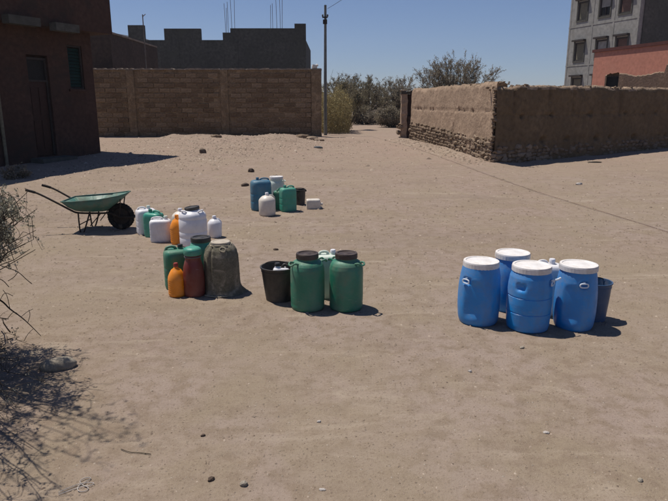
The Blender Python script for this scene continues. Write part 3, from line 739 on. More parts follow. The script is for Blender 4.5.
def fan_tree(name, label, loc, W, H, z0, nst, ntw, leafn, lsize, mat, seed, dome=.25, tr_=.13, cat='tree', low=.35):
    rs = random.Random(seed); rng = np.random.default_rng(seed); t = thing(name, label, cat, loc)
    tb_, tw_ = MB(), MB(); P = []
    tb_.tube([(0,0,-.2),(.03,0,z0*.5),(0,.02,z0)], [tr_*1.2, tr_, tr_*.9], 8)
    for i in range(nst):
        a = rs.uniform(0, 6.283); rr = math.sqrt(rs.random()); x, y = rr*math.cos(a)*W/2, rr*math.sin(a)*W/2
        top = H*(1-dome*rr*rr)*rs.uniform(.86, 1.03)
        if rs.random() < .3: top = z0+(top-z0)*rs.uniform(low, .8)
        e = Vector((x, y, top)); b = Vector((rs.gauss(0,.05), rs.gauss(0,.05), z0*rs.uniform(.6, 1)))
        m = b.lerp(e, .5)+Vector((x*.14, y*.14, -.10*H*rr)); pts = []
        for k in range(9):
            u = k/8; p = b*(1-u)**2+m*2*u*(1-u)+e*u*u; pts.append(p+Vector((rs.gauss(0,.02), rs.gauss(0,.02), rs.gauss(0,.02)))*H*.25*(k > 0))
        tb_.tube(pts, [tr_*.42*(1-.92*k/8) for k in range(9)], 5, False)
        for j in range(ntw):
            k = rs.randint(3, 8); q = pts[k]; d = (pts[min(k+1,8)]-pts[k-1]).normalized()
            d = (d+Vector((rs.gauss(0,.45), rs.gauss(0,.45), rs.gauss(.1,.3)))).normalized(); L = H*rs.uniform(.07, .17)
            r_ = [q, q+d*L*.5+Vector((rs.gauss(0,.02), rs.gauss(0,.02), .01)), q+d*L+Vector((rs.gauss(0,.05), rs.gauss(0,.05), .03))]
            tw_.tube(r_, [.012, .008, .004], 3, False)
            for l_ in range(2):
                q2 = r_[1].lerp(r_[2], rs.random()); d2 = (d+Vector((rs.gauss(0,.6), rs.gauss(0,.6), rs.gauss(.1,.4)))).normalized(); e2 = q2+d2*L*rs.uniform(.3,.6)
                tw_.tube([q2, e2], [.006, .003], 3, False)
                for n_ in range(leafn): P.append(tuple(q2.lerp(e2, rs.uniform(-.2, 1.1))))
            for n_ in range(leafn): P.append(tuple(r_[1].lerp(r_[2], rs.random())))
    tb_.build('trunk', M['bark'], t, 60); tw_.build('branches', M['bark'], t, 0)
    V, Qd = leaves(np.array(P), lsize, lsize*.9, rng, 2.6); ob('crown', npmesh('crown', V, Qd, mat), t); return t
fan_tree('thorn_tree', 'wide fan shaped grey green tree crown showing above the mud wall', (7.5, 38, .3), 4.5, 3.95, 1.0, 95, 12, 13, .040, M['leafbig'], 3, .22)
fan_tree('thorn_tree', 'tallest bare brown tree at the end of the dirt road', (2.6, 50, .35), 4.2, 3.35, .8, 60, 10, 11, .052, M['leafdark'], 9, .4)
fan_tree('thorn_tree', 'hazy bushy tree furthest back on the left side of the dirt road', (1.2, 60, .35), 6.0, 3.9, .9, 70, 10, 11, .062, M['leafdark'], 12, .4)
fan_tree('thorn_tree', 'spreading tree right of the road end behind the olive bush', (5.4, 54, .35), 5.6, 3.55, .8, 70, 10, 11, .056, M['leafbig'], 15, .35)
make_tree('dusty_shrub', 'low pale dusty shrub in the middle of the road end', (2.35, 46, .35), 21, .50, .06, 4, .55, .1, 22, .07, .12, M['leafpale'], 'shrub', stems=5)
make_tree('olive_bush', 'dense rounded olive bush beside the gate pier', (3.75, 40, .35), 24, .50, .07, 4, .5, .25, 50, .045, .12, M['leafbig'], 'bush', stems=5)
make_tree('roadside_tree', 'slender twin stemmed tree leaning over the road beside the cane thicket', (.62, 36, .35), 31, .85, .07, 5, .35, .5, 18, .045, .09, M['leafdark'], stems=2)
make_tree('roadside_tree', 'thin dark tree just beyond the cane thicket on the road edge', (1.15, 45, .35), 37, 1.05, .07, 5, .35, .5, 14, .05, .10, M['leafdark'], stems=1)
# cane thicket
rng = np.random.default_rng(3)
ct = thing('cane_thicket', 'tall yellowish dry cane thicket right of the utility pole', 'cane', (.05, 32.6, .35), 0)
Vs = []; n = 520
for i in range(n):
    x = rng.uniform(-.75, .75); y = rng.uniform(-1.2, 3.5); h = rng.uniform(1.1, 2.2)*(1-.25*max(0, x)); lx, ly = rng.normal(.08, .22), rng.normal(-.05, .2)
    base = np.array([x, y, -.1]); prev = base
    for s in range(4):
        t = (s+1)/4; nxt = base+np.array([lx*t*t*h, ly*t*t*h, h*t]); wv = .012*(1-.7*t)
        Vs += [prev+[-wv,0,0], prev+[wv,0,0], nxt+[wv*.7,0,0], nxt+[-wv*.7,0,0]]; prev = nxt
V1 = np.array(Vs); ob('stems', npmesh('stems', V1, np.arange(len(V1)).reshape(-1, 4), M['reedleaf']), ct, kind='stuff')
P = []
for i in range(9000):
    x = rng.uniform(-.85, .85); y = rng.uniform(-1.3, 3.6)
    hh = 2.15+.25*math.sin(x*5)+.2*math.sin(x*11+y); P.append((x+rng.normal(0,.05), y, rng.uniform(.02, 1)**.8*hh*(1-.18*max(0, x))))
V1, Q1 = leaves(np.array(P), .085, .04, rng, 5); ob('leaves', npmesh('leaves', V1, Q1, M['reedleaf']), ct, kind='stuff')
# a couple of stray tall stalks
MB().tube([(-.3,0,1.5),(-.25,0,2.7),(-.1,0,3.25)], [.012,.01,.005], 4).tube([(.5,.4,1.5),(.62,.4,2.5),(.85,.4,3.0)], [.012,.01,.005], 4).build('stalk', M['reedleaf'], ct)

# foreground thorn bush at the left, rooted outside the frame
rs = random.Random(77)
tb = thing('thorn_bush', 'dusty grey green thorn bush reaching in from the left edge', 'bush', (-3.35, 4.15, G1(-3.35, 4.15)), 0)
org = Vector(tb.location); jr = np.random.default_rng(5)
def keep(p):
    q = p+org; dep = .971*q.y+(1.9-q.z)*.2387; edge = -.557*dep
    allow = .42*float(sst(.66, .95, q.z))*(1-float(sst(4.55, 5.0, q.y)))*(1-float(sst(1.15, 1.42, q.z)))-.03
    if q.y < 3.5: allow = -.05
    return q.x < edge+allow*(.62+.38*math.sin(q.z*23+q.y*9)) and q.z > .03
tr = MB(); P = []
def wob(a, b, n, amp):
    out = []
    for i in range(n+1):
        t = i/n; w_ = math.sin(math.pi*t)*amp
        out.append(a.lerp(b, t)+Vector((rs.gauss(0,w_), rs.gauss(0,w_), rs.gauss(0,w_)+.10*math.sin(math.pi*t))))
    return out
nt_ = 0
while nt_ < 190:
    up_ = nt_ % 5 in (1,); vis = nt_ % 5 in (0, 3) and nt_ < 160
    if vis:
        yy = rs.uniform(3.6, 4.75); zz = rs.uniform(.74, 1.26); q = Vector((-.557*(.971*yy+(1.9-zz)*.2387)+.36*rs.random()**1.5-.04, yy, zz))-org
    elif up_: q = Vector((-2.15-rs.random()**1.4*1.6, rs.uniform(2.9, 5.0), rs.uniform(1.7, 2.7)))-org
    else: q = Vector((rs.uniform(-3.3, -1.6), rs.uniform(2.4, 5.0), rs.uniform(.35, 1.34)))-org
    if not keep(q): continue
    if rs.random() < .35 and q.x+org.x < -2.6: continue
    nt_ += 1; path = wob(Vector((rs.gauss(0,.05), rs.gauss(0,.05), 0)), q, 9, .035)
    if not all(keep(p) or p.x+org.x < -2.5 for p in path[:-1]): pass
    tr.tube(path, [.010-.0078*i/9 for i in range(10)], 4, False)
    for b_ in range(9):
        i = rs.randint(4, 9); st_ = path[i]; ln = rs.uniform(.10, .30)
        dv_ = (Vector((rs.gauss(.3,1), rs.gauss(0,1), rs.gauss(.15,.8)))).normalized(); e_ = st_+dv_*ln
        if not keep(e_): continue
        tp = wob(st_, e_, 4, .012); tr.tube(tp, [.0026, .0022, .0019, .0016, .0012], 3, False)
        for c_ in range(3):
            m_ = tp[rs.randint(1, 4)]; e2 = m_+Vector((rs.gauss(0,1), rs.gauss(0,1), rs.gauss(.1,1))).normalized()*rs.uniform(.03, .11)
            if not keep(e2): continue
            tr.tube([m_, e2], [.0015, .0009], 3, False)
            for l_ in range(rs.randint(7, 13) if vis else rs.randint(3, 8)):
                p = m_.lerp(e2, rs.random()); P.append(tuple(p))
tr.build('branches', M['bark'], tb, 0)
V1, Q1 = leaves(np.array(P), .0100, .009, jr, 1.6); ob('leaves', npmesh('leaves', V1, Q1, M['thornleaf']), tb)
print('bush leaves', len(Q1))
# dead drooping branch that reaches into the picture
db = MB()
def gp3(px, py, Y, dz=0):
    a, b, d = ray(px, py); t = Y/b; return Vector((a*t, Y, CAMZ+d*t))-org
main = [gp3(-60, 262, 4.15), gp3(-25, 287, 4.1), gp3(0, 300, 4.05), gp3(10, 309, 4.02), gp3(21, 317, 4.0), gp3(30, 325, 3.98), gp3(41, 336, 3.96)]
db.tube(smoothpath(main, 4), [.0075-.0055*i/24 for i in range(25)], 6)
for a, b, c in (((10,309),(7,296),(3,290)), ((21,317),(27,312),(33,309)), ((21,317),(14,312),(8,318)), ((33,329),(28,334),(24,341)), ((28,322),(30,315),(29,310)), ((0,300),(5,293),(13,296))):
    db.tube(smoothpath([gp3(*a, 4.0), gp3(*b, 4.02), gp3(*c, 4.05)], 3), .0022, 4)
for P_ in ([(-10,262),(8,268),(18,272),(26,279),(32,284)], [(18,272),(14,277),(8,281)], [(-10,276),(2,280),(9,287)]):
    db.tube(smoothpath([gp3(x, y, 4.25) for x, y in P_], 3), .0028, 4)
db.build('dead_branch', M['bark'], tb)

bo = Vector((-2.95, 4.05, G1(-2.95, 4.05))); br = thing('dry_brush', 'tangle of dry thorny twigs lying low at the left edge below the leafy bush', 'brush', bo, 0)
bm2 = MB(); bl2 = []
for k in range(75):
    yy = rs.uniform(3.25, 4.55); zz = rs.uniform(.02, .30); X0 = -.557*(.971*yy+(1.9-zz)*.2387)
    q = Vector((X0+rs.uniform(-.5, .30)*rs.random()**.6, yy, G1(X0, yy)+zz))-bo
    st_ = Vector((rs.gauss(-.1,.2), rs.gauss(0,.3), rs.uniform(.0,.2))); path = wob(st_, q, 10, .035)
    for p in path: p.z = max(p.z-.06, .012+G1(0, 4)-bo.z)
    bm2.tube(path, [.0055-.0043*i/10 for i in range(11)], 4, False)
    for c_ in range(7):
        i = rs.randint(4, 10); e_ = path[i]+Vector((rs.gauss(.3,1), rs.gauss(0,1), rs.gauss(.1,.5))).normalized()*rs.uniform(.04,.16); e_.z = max(e_.z, .01)
        bm2.tube([path[i], path[i].lerp(e_, .5)+Vector((rs.gauss(0,.008), rs.gauss(0,.008), .006)), e_], [.0020, .0015, .0009], 3, False)
        for l_ in range(rs.randint(0, 5)): bl2.append(tuple(path[i].lerp(e_, rs.random())))
bm2.build('twigs', M['bark'], br, 0)
V1, Q1 = leaves(np.array(bl2), .008, .008, jr, 1.6); ob('leaves', npmesh('leaves', V1, Q1, M['thornleaf']), br)
# shrub by the house (pale thing in the shade at the far left)
make_tree('small_shrub', 'small dusty shrub in the shade at the foot of the dark house', (-7.75, 14.6, .15), 55, .16, .012, 3, .6, .1, 18, .028, .03, M['leafpale'], 'shrub', stems=5)

# ------------------------------------------------------------------ containers
def ring_rows(z0, z1, n): return [z0+(z1-z0)*i/n for i in range(n+1)]
def interp(prof, z):
    for (z0, r0), (z1, r1) in zip(prof, prof[1:]):
        if z0 <= z <= z1:
            t = (z-z0)/(z1-z0) if z1 > z0 else 0; return r0+(r1-r0)*t
    return prof[-1][1]
def cleanprof(prof, n=4):              # smooth profile by Catmull-Rom
    P = smoothpath([(z, r, 0) for z, r in prof], n); return [(p.x, p.y) for p in P]
def angd(a, b): return abs((a-b+math.pi) % (2*math.pi)-math.pi)
def lid(mb_name, r, h, mat, parent, z, teeth=0, recess=.006, seg=96, chamf=.004):
    m = MB(); mod = (lambda t, zz: 1+(.012 if (int(t/(2*math.pi)*seg+.5) % 3 == 0) else 0)) if teeth else None
    m.loft([(0, r), (h*.75, r)], seg, mod, True, False)
    m.loft([(h*.75, r), (h-.001, r-.003), (h, r-.008), (h, r-.022), (h-recess, r-.027), (h-recess, r*.30), (h-recess+.002, r*.27), (h-recess+.002, .002)], seg, None, False, True)
    return m.build(mb_name, mat, parent, 35, loc=(0, 0, z))
# -- blue drums
def blue_drum(label, x, y, rz, h=.56, r=.185, style='facet', hnd=(), lr=None, tilt=0):
    t = thing('blue_drum', label, 'drum', (x, y, G1(x, y)-.004), rz, 'blue drums with white lids'); t.rotation_euler[0] = tilt
    H = h-.045; lr = lr or r*.88
    if style == 'groove':
        prof = [(0,r*.86),(.012,r*.93),(.05,r*.97),(.16,r*1.0),(.163,r*.975),(.172,r*.975),(.175,r*1.0),(.24,r*1.01),(.30,r*1.0),(.303,r*.975),(.312,r*.975),(.315,r*1.0),(.40,r*.98),(H-.05,r*.93),(H-.015,r*.86),(H,r*.84)]
    else:
        prof = cleanprof([(0,r*.80),(.012,r*.88),(.06,r*.955),(.16,r*1.0),(.28,r*1.0),(.38,r*.965),(H-.06,r*.90),(H-.015,r*.85),(H,r*.83)], 4)
    zs = sorted({round(z, 4) for z, _ in prof} | {round(H*i/44, 4) for i in range(45)})
    secs = [(z, interp(prof, z)) for z in zs]
    def mod(th, z):
        f = 1.0
        if style == 'facet':
            for a0, wd in ((0.0, 1), (2.1, 1), (4.2, 1)):
                d = angd(th, a0)
                if d < .50: f = min(f, 1-(1-math.cos(.50)/math.cos(d))*float(sst(.05,.14,z))*(1-float(sst(.36,.43,z))))
        for a0, zc in hnd:
            d = angd(th, a0)
            e = (d/.22)**4+((z-zc)/.030)**4
            f *= 1-.17*math.exp(-e*1.2)
        return f
    MB().loft(secs, 96, mod).build('body', M['blue'], t, 45)
    lid('lid', lr, .05, M['blue_lid'], t, H-.004, 1)
    for a0, zc in hnd:
        if style == 'groove' and abs(a0-(D90-.75)) < .01: continue
        rr = interp(prof, zc); ce = Vector((math.cos(a0), math.sin(a0), 0)); tg = Vector((-math.sin(a0), math.cos(a0), 0)); upv = Vector((0, 0, 1))
        c = ce*(rr+.002)+upv*zc; aw = .034; ah = .017
        pts = [c+tg*aw*math.copysign(abs(math.cos(q))**.7, math.cos(q))+upv*ah*math.copysign(abs(math.sin(q))**.7, math.sin(q))+ce*.006 for q in [2*math.pi*i/20 for i in range(21)]]
        MB().tube(pts, .0062, 8, False).build('handle', M['blue_ring'], t)
        MB().loft([(0,.010,.004),(.006,.010,.004)], 8).build('hinge', M['blue_ring'], t, loc=c+upv*.024)
    return t
D90 = -math.pi/2
blue_drum('leftmost blue drum with a white ring handle on its left side', 1.29, 5.08, 0, .565, .186, 'facet', [(D90-.95, .405), (D90+2.2, .405)], .155)
blue_drum('rearmost blue drum with plain sides and white lid in the blue group', 1.665, 5.42, .5, .555, .175, 'plain', [(1.2, .42)], .158)
gd = blue_drum('grooved blue drum at the front of the group with two horizontal bands', 1.685, 4.93, 0, .565, .186, 'groove', [(D90-.75, .40), (D90+.95, .43)], .163)
blue_drum('right blue drum with an oval white handle facing forward', 2.105, 4.98, 0, .572, .176, 'facet', [(D90-.05, .425), (D90+3.1, .425)], .158)
MB().tube([(.135,-.115,.455),(.19,-.10,.462),(.225,-.075,.468)], [.010,.009,.009], 8).build('lever_handle', M['blue_ring'], gd)

def spout_cap(parent, x, y, z, r, mat, h=.03):
    return MB().loft([(0,r),(h*.8,r),(h,r*.85)], 24, lambda t, zz: 1+.03*math.cos(12*t)).build('cap', mat, parent, 40, loc=(x, y, z))
def jerrycan(label, x, y, rz, W, D, H, mat, cap, name='jerrycan', n=4.5, capx=-.6, hd='top', z=None, rot=(0, 0), cat='jerrycan', group='plastic water containers', capname=None):
    t = thing(name, label, cat, (x, y, (G1(x, y)-.004) if z is None else z), rz, group); t.rotation_euler[0] = rot[0]; t.rotation_euler[1] = rot[1]
    a, b = W/2, D/2; hb = H-.055
    s = [(0,a*.90,b*.88,n),(.010,a*.96,b*.95,n),(.03,a,b,n)]
    for i in range(1, 9):
        zz = .03+(hb*.80-.03)*i/9; g = .985 if i % 3 == 0 else 1.0; s.append((zz-.006, a, b, n)); s.append((zz, a*g, b*g, n)); s.append((zz+.006, a, b, n))
    s += [(hb*.82,a,b,n),(hb*.90,a*.985,b*.97,n),(hb*.96,a*.93,b*.90,n*.9),(hb*.99,a*.82,b*.76,n*.8),(hb,a*.66,b*.55,n*.7)]
    MB().loft(s, 64).build('body', mat, t, 50)
    cx = capx*a*.75
    MB().loft([(0,.032),(.012,.028),(.035,.024)], 24).build('neck', mat, t, loc=(cx, 0, hb-.008))
    spout_cap(t, cx, 0, hb+.018, .027, cap)
    sg = -1 if capx > 0 else 1
    x0, x1 = cx+sg*.045, sg*a*.78
    pts = smoothpath([(x0,0,hb-.015),(x0+sg*.012,0,hb+.020),(x0+(x1-x0)*.5,0,hb+.030),(x1-sg*.008,0,hb+.016),(x1,0,hb-.03)], 5)
    MB().tube(pts, [.019-.006*math.sin(math.pi*i/(len(pts)-1)) for i in range(len(pts))], 12).build('handle', mat, t)
    return t
def jug(label, x, y, rz, r, H, mat, cap, capr=.026, name='plastic_jug', cat='jug', shoulder=.72, side=True, neck=None, ribs=True, ry=None, group='plastic water containers'):
    t = thing(name, label, cat, (x, y, G1(x, y)-.004), rz, group); ry = ry or r
    q = ry/r; hb = H-.035; zs = hb*shoulder; nk = neck or capr*.92
    s = [(0,r*.86,),(.008,r*.94),(.03,r)]
    if ribs:
        for i in range(6):
            zz = hb*(.16+.075*i); s += [(zz-.006,r),(zz,r*.972),(zz+.006,r)]
    s += [(zs,r),(zs+(hb-zs)*.25,r*.93),(zs+(hb-zs)*.5,r*.76),(zs+(hb-zs)*.72,r*.52+nk*.2),(zs+(hb-zs)*.86,nk*1.15),(hb-.004,nk),(hb+.01,nk)]
    s = [(z, a, a*q if a > nk*1.3 else a) for z, a in s]
    MB().loft(s, 56).build('body', mat, t, 50)
    spout_cap(t, 0, 0, hb-.004, capr, cap, .036)
    if side:
        zt = hb-.035; pts = smoothpath([(nk*.6,0,zt+.012),(r*.55,0,zt+.015),(r*.92,0,zt-.03),(r*.93,0,zs-.05),(r*.85,0,zs-.09)], 5)
        MB().tube(pts, .012, 8).build('handle', mat, t)
    return t
# -- green milk-can drums
def can_drum(label, x, y, rz, r, H, mat, lidm, hs=(0, math.pi), name='green_drum', lr=.66, group=None, emboss=True):
    t = thing(name, label, 'drum', (x, y, G1(x, y)-.004), rz, group); hb = H-.045; nk = r*lr
    prof = [(0,r*.88),(.012,r*.96),(.03,r*.99),(hb*.25,r),(hb*.70,r),(hb*.80,r*.985),(hb*.87,r*.93),(hb*.92,r*.84),(hb*.955,nk*1.08),(hb*.975,nk*1.0),(hb,nk*.98)]
    zs = sorted({round(z,4) for z, _ in prof} | {round(hb*i/50,4) for i in range(51)})
    def mod(th, z):
        f = 1.0
        if emboss and angd(th, D90-rz) < .55:
            for zc, w_ in ((.21,.5),(.19,.4),(.165,.52),(.145,.3)):
                if abs(z-zc) < .006 and angd(th, D90-rz) < w_: f += .009*(1 if math.sin(th*55+zc*90) > -.3 else 0)
        for zc in (hb*.12, hb*.14): f -= .008*math.exp(-((z-zc)/.004)**2)
        return f
    MB().loft([(z, interp(prof, z)) for z in zs], 120, mod).build('body', mat, t, 50)
    lid('lid', nk*1.07, .048, lidm, t, hb-.002, 1, .008)
    for a0 in hs:
        ce = Vector((math.cos(a0-rz), math.sin(a0-rz), 0)); tg = Vector((-ce.y, ce.x, 0)); u = Vector((0,0,1))
        b0 = ce*(r*.80)+u*(hb*.915)
        P_ = [b0+tg*.038-ce*.01, b0+tg*.040+ce*.035+u*.012, b0+tg*.028+ce*.055-u*.004, b0+ce*.058-u*.008, b0-tg*.028+ce*.055-u*.004, b0-tg*.040+ce*.035+u*.012, b0-tg*.038-ce*.01]
        MB().tube(smoothpath(P_, 4), .0095, 8).build('handle', mat, t)
    return t
can_drum('left of the two green drums, with brown screw lid, next to the black bucket', -.25, 5.44, .2, .161, .54, M['green'], M['brown_lid'], (D90-.95, D90+2.0), lr=.61, group='green drums with brown lids')
can_drum('right of the two green drums, with brown screw lid and open ground to its right', .115, 5.45, 1.3, .160, .545, M['green'], M['brown_lid'], (D90+.95, D90-2.2), lr=.61, group='green drums with brown lids')
jerrycan('milky pale jerrycan squeezed behind the gap between the green drums', -.055, 5.80, .1, .24, .2, .50, M['mint'], M['clean'], capx=.5)

def bucket(label, x, y, r, H, mat, handle_side=1, rz=0, taper=.74, ears=True):
    t = thing('bucket', label, 'bucket', (x, y, G1(x, y)-.004), rz); r0 = r*taper
    prof = [(0.004,.002),(0.0,r0*.9),(.004,r0),(H*.5,(r0+r)/2*1.005),(H*.86,r*.965),(H*.865,r*.985),(H*.90,r*.99),(H*.905,r*.975),(H-.012,r*.985),(H-.012,r*1.045),(H,r*1.05),(H+.002,r*1.02),(H,r*.965),(H*.5,(r0+r)/2*.97),(.014,r0*.95),(.012,.002)]
    MB().loft(prof, 64, None, False, False).build('body', mat, t, 40)
    pts = arc((0,0,H-.02), (r*1.06,0,0), (0,handle_side*r*.95,r*.30), 0, math.pi, 20)
    MB().tube(pts, .0045, 8).build('handle', M['iron'], t)
    for sx in (-1, 1): MB().loft([(-.016,.014,.012),(.016,.014,.012)], 10).build('lug', mat, t, loc=(sx*r*1.04, 0, H-.03))
    return t
bucket('black rubber bucket left of the green drums with a jerrycan in it', -.545, 5.67, .172, .345, M['black'], .35, -.5)
bj = jerrycan('small white jerrycan with black handle standing inside the black bucket', -.515, 5.65, .05, .165, .10, .34, M['clean'], M['black'], z=.055)
for o in bj.children:
    if o.name.startswith('handle'): o.data.materials[0] = M['black']
bucket('dark blue bucket half hidden behind the right blue drum', 2.355, 5.16, .132, .36, M['navy'], .3, .6, .8)
jerrycan('milky white can half hidden between the grooved and right blue drums', 1.965, 5.30, .0, .26, .2, .535, M['white'], M['clean'], capx=.3)

# -- back group
jerrycan('petrol blue rounded can at the left of the far container group', -1.33, 10.85, .3, .375, .32, .60, M['cyan'], M['cyan'], n=3, capx=-.4, cat='can', name='blue_can')
jug('small cream white jug standing in front of the petrol blue can', -1.165, 10.34, .4, .145, .40, M['cream'], M['clean'], .03, ribs=False, shoulder=.70)
can_drum('pale mint can with wide pinkish white lid behind the far green jerrycan', -1.13, 11.75, .3, .155, .50, M['mint'], M['blue_lid'], (D90+1.2,), 'pale_can', .8, 'plastic water containers', False)
jerrycan('upright sea green jerrycan in the far container group', -.83, 10.72, .45, .29, .20, .48, M['teal'], M['teal'], capx=-.5)
jerrycan('darker green jerrycan hidden low between cream jug and sea green jerrycan', -1.0, 10.98, 1.2, .26, .18, .40, M['green'], M['green'], capx=.5)
bucket('small dark bucket at the right of the far container group', -.66, 11.45, .115, .30, M['black'], 1, .1, .85)
jt = jerrycan('cream jerrycan lying on its side apart from the far group', -.36, 10.98, .12, .20, .165, .31, M['cream'], M['cream'], capx=.0, z=G1(-.36,10.98)+.08, rot=(0, math.pi/2))
jt.location.x -= .15
# -- left back group
jerrycan('large white jerrycan at the left end by the wheelbarrow wheel', -2.80, 8.80, .5, .285, .24, .43, M['white'], M['mint'], capx=.4)
jerrycan('sea green jerrycan between two white ones near the wheelbarrow', -2.62, 8.58, -.35, .27, .2, .41, M['teal'], M['green'], capx=-.5)
jerrycan('white jerrycan with greenish shoulders beside the orange jug', -2.44, 8.28, .12, .29, .21, .37, M['white'], M['mint'], capx=.7)
jug('taller orange jug beside the big white can', -2.17, 8.14, .9, .098, .41, M['orange'], M['orange'], .026, shoulder=.6)
jug('cream topped jug mostly hidden behind the orange jug', -2.21, 8.50, 2.0, .12, .44, M['cream'], M['clean'], .03, shoulder=.8)
bgc = thing('white_can', 'big bright white can with black screw lid behind the green can', 'can', (-1.93, 8.06, G1(-1.93, 8.06)-.004), .2, 'plastic water containers')
r = .187
MB().loft([(0,r*.86),(.01,r*.95),(.04,r),(.12,r),(.126,r*.985),(.132,r),(.20,r),(.206,r*.985),(.212,r),(.30,r),(.36,r*.99),(.375,r*.955),(.385,r*.955),(.40,r*.98),(.44,r*.93),(.465,r*.82),(.485,r*.58),(.50,r*.50)], 72,
          lambda t, z: 1+(.018*math.cos(4*t) if z > .3 else .01*math.cos(4*t))).build('body', M['clean'], bgc, 50)
lo = lid('lid', .100, .038, M['black'], bgc, .500, 1); lo.rotation_euler = (0, R(-7), 0)
for a0 in (-.6, -2.5):
    ce = Vector((math.cos(a0), math.sin(a0), 0)); tg = Vector((-ce.y, ce.x, 0)); b0 = ce*.12+Vector((0,0,.455))
    MB().tube(smoothpath([b0+tg*.05-ce*.02-Vector((0,0,.01)), b0+tg*.04+ce*.02+Vector((0,0,.035)), b0+ce*.03+Vector((0,0,.04)), b0-tg*.04+ce*.02+Vector((0,0,.035)), b0-tg*.05-ce*.02-Vector((0,0,.01))], 4), .012, 8).build('handle', M['clean'], bgc)
jug('small white jug peeping out right of the big white can', -1.735, 8.55, .3, .10, .32, M['clean'], M['clean'], .028, ribs=False, shoulder=.7)
# -- front left group
jerrycan('dark green round shouldered can at the left of the front group', -1.655, 6.10, .35, .265, .235, .475, M['green'], M['black'], n=2.8, capx=.45, cat='can', name='green_can')
jug('short orange bottle with red cap at the front left', -1.585, 5.80, 1.6, .088, .345, M['orange'], M['redcap'], .022, side=False, shoulder=.56)
rj = thing('red_jar', 'dark red jar with wide green screw cap beside the cloth wrapped can', 'jar', (-1.415, 5.82, G1(-1.415, 5.82)-.004), 0, 'plastic water containers')
MB().loft([(0,.095),(.01,.105),(.03,.109),(.20,.107),(.30,.098),(.355,.083),(.37,.078),(.392,.077)]+[(z_, .077+(.004 if i % 2 else 0)) for i, z_ in enumerate(ring_rows(.396,.424,6))], 64).build('body', M['red'], rj, 45)
MB().loft([(.0,.084),(.012,.088),(.05,.088),(.062,.083),(.075,.066),(.08,.03)], 64, lambda t, z: 1+.012*math.cos(32*t)*(z < .055)).build('cap', M['teal'], rj, 40, loc=(0,0,.424))
MB().loft([(0,.084),(.008,.084)], 48).build('neck_ring', M['galv'], rj, loc=(0,0,.402))
can_drum('teal can with black lid mostly hidden behind the red jar', -1.40, 6.15, .3, .135, .535, M['teal'], M['black'], (D90+1.1,), 'green_can', .72, 'plastic water containers', False)
# cloth wrapped can
sk = thing('wrapped_can', 'large can wrapped in wet dirty sackcloth with a pale top tied with rope', 'can', (-1.15, 5.92, G1(-1.15, 5.92)-.004), 0)
nz_, ns_ = 60, 128; Vk = []; Fk = []
for i in range(nz_+1):
    t = i/nz_; z = .52*t
    rb = interp([(0,.205),(.02,.196),(.06,.183),(.15,.176),(.30,.175),(.40,.168),(.46,.150),(.495,.122),(.512,.098),(.52,.090)], z)
    for k in range(ns_):
        a = 2*math.pi*k/ns_; c, s_ = math.cos(a), math.sin(a)
        fold = .006*math.sin(9*a+2.2*math.sin(2*a)+z*3)*(.3+1.4*abs(t-.45))+.008*float(fbm(c*2.5+5, s_*2.5+z*1.2, 3, 60))+.003*float(fbm(c*9+z*2, s_*9-z*5, 2, 64))
        fold += (.009*math.sin(13*a+3*math.sin(2*a))*max(0, t-.82)/.18)
        hem = (.055*max(0, math.cos(a+.15))**3)*max(0, 1-z/.10)**1.6 + .010*math.sin(5*a)*max(0, 1-z/.06)
        fl = -.035*math.exp(-(angd(a, D90-.55)/.10)**2)*float(sst(.5,.25,abs(z-.33)*1.6))*.5
        rr2 = rb+fold+hem+fl
        Vk.append((rr2*c, rr2*s_, z if z > .02 else z*.6+.004))
for i in range(nz_):
    for k in range(ns_):
        k2 = (k+1) % ns_; Fk.append((i*ns_+k, i*ns_+k2, (i+1)*ns_+k2, (i+1)*ns_+k))
Fk.append(tuple(nz_*ns_+k for k in range(ns_)))
MB().add(Vk, Fk).build('cloth', M['sackcloth'], sk, 70)
M['buff'] = plastic('buff_plastic', (.42, .37, .30), .6, .6)
lid('lid', .098, .022, M['buff'], sk, .515, 0, .004)
MB().tube([(.108*math.cos(a)*(1+.04*math.sin(5*a)), .108*math.sin(a)*(1+.04*math.sin(5*a)), .507+.004*math.sin(3*a)) for a in [2*math.pi*i/40 for i in range(41)]], .006, 6, False).build('rope', M['rope'], sk)
MB().tube(smoothpath([(.03,-.115,.505),(.07,-.13,.49),(.06,-.15,.46),(.02,-.145,.475),(.03,-.125,.50),(.10,-.12,.485)], 5), .005, 6).build('knot', M['rope'], sk)
MB().tube(smoothpath([(-.15,-.155,.012),(-.09,-.195,.014),(-.01,-.208,.010),(.05,-.205,.014),(.10,-.18,.010)], 5), .006, 6).build('hem', M['rope'], sk)

# ------------------------------------------------------------------ wheelbarrow
wbx, wby = -3.28, 9.1; wz = G1(wbx, wby)
wb = thing('wheelbarrow', 'green metal wheelbarrow with one black tyre standing on its legs', 'wheelbarrow', (wbx, wby, wz), R(1.5))
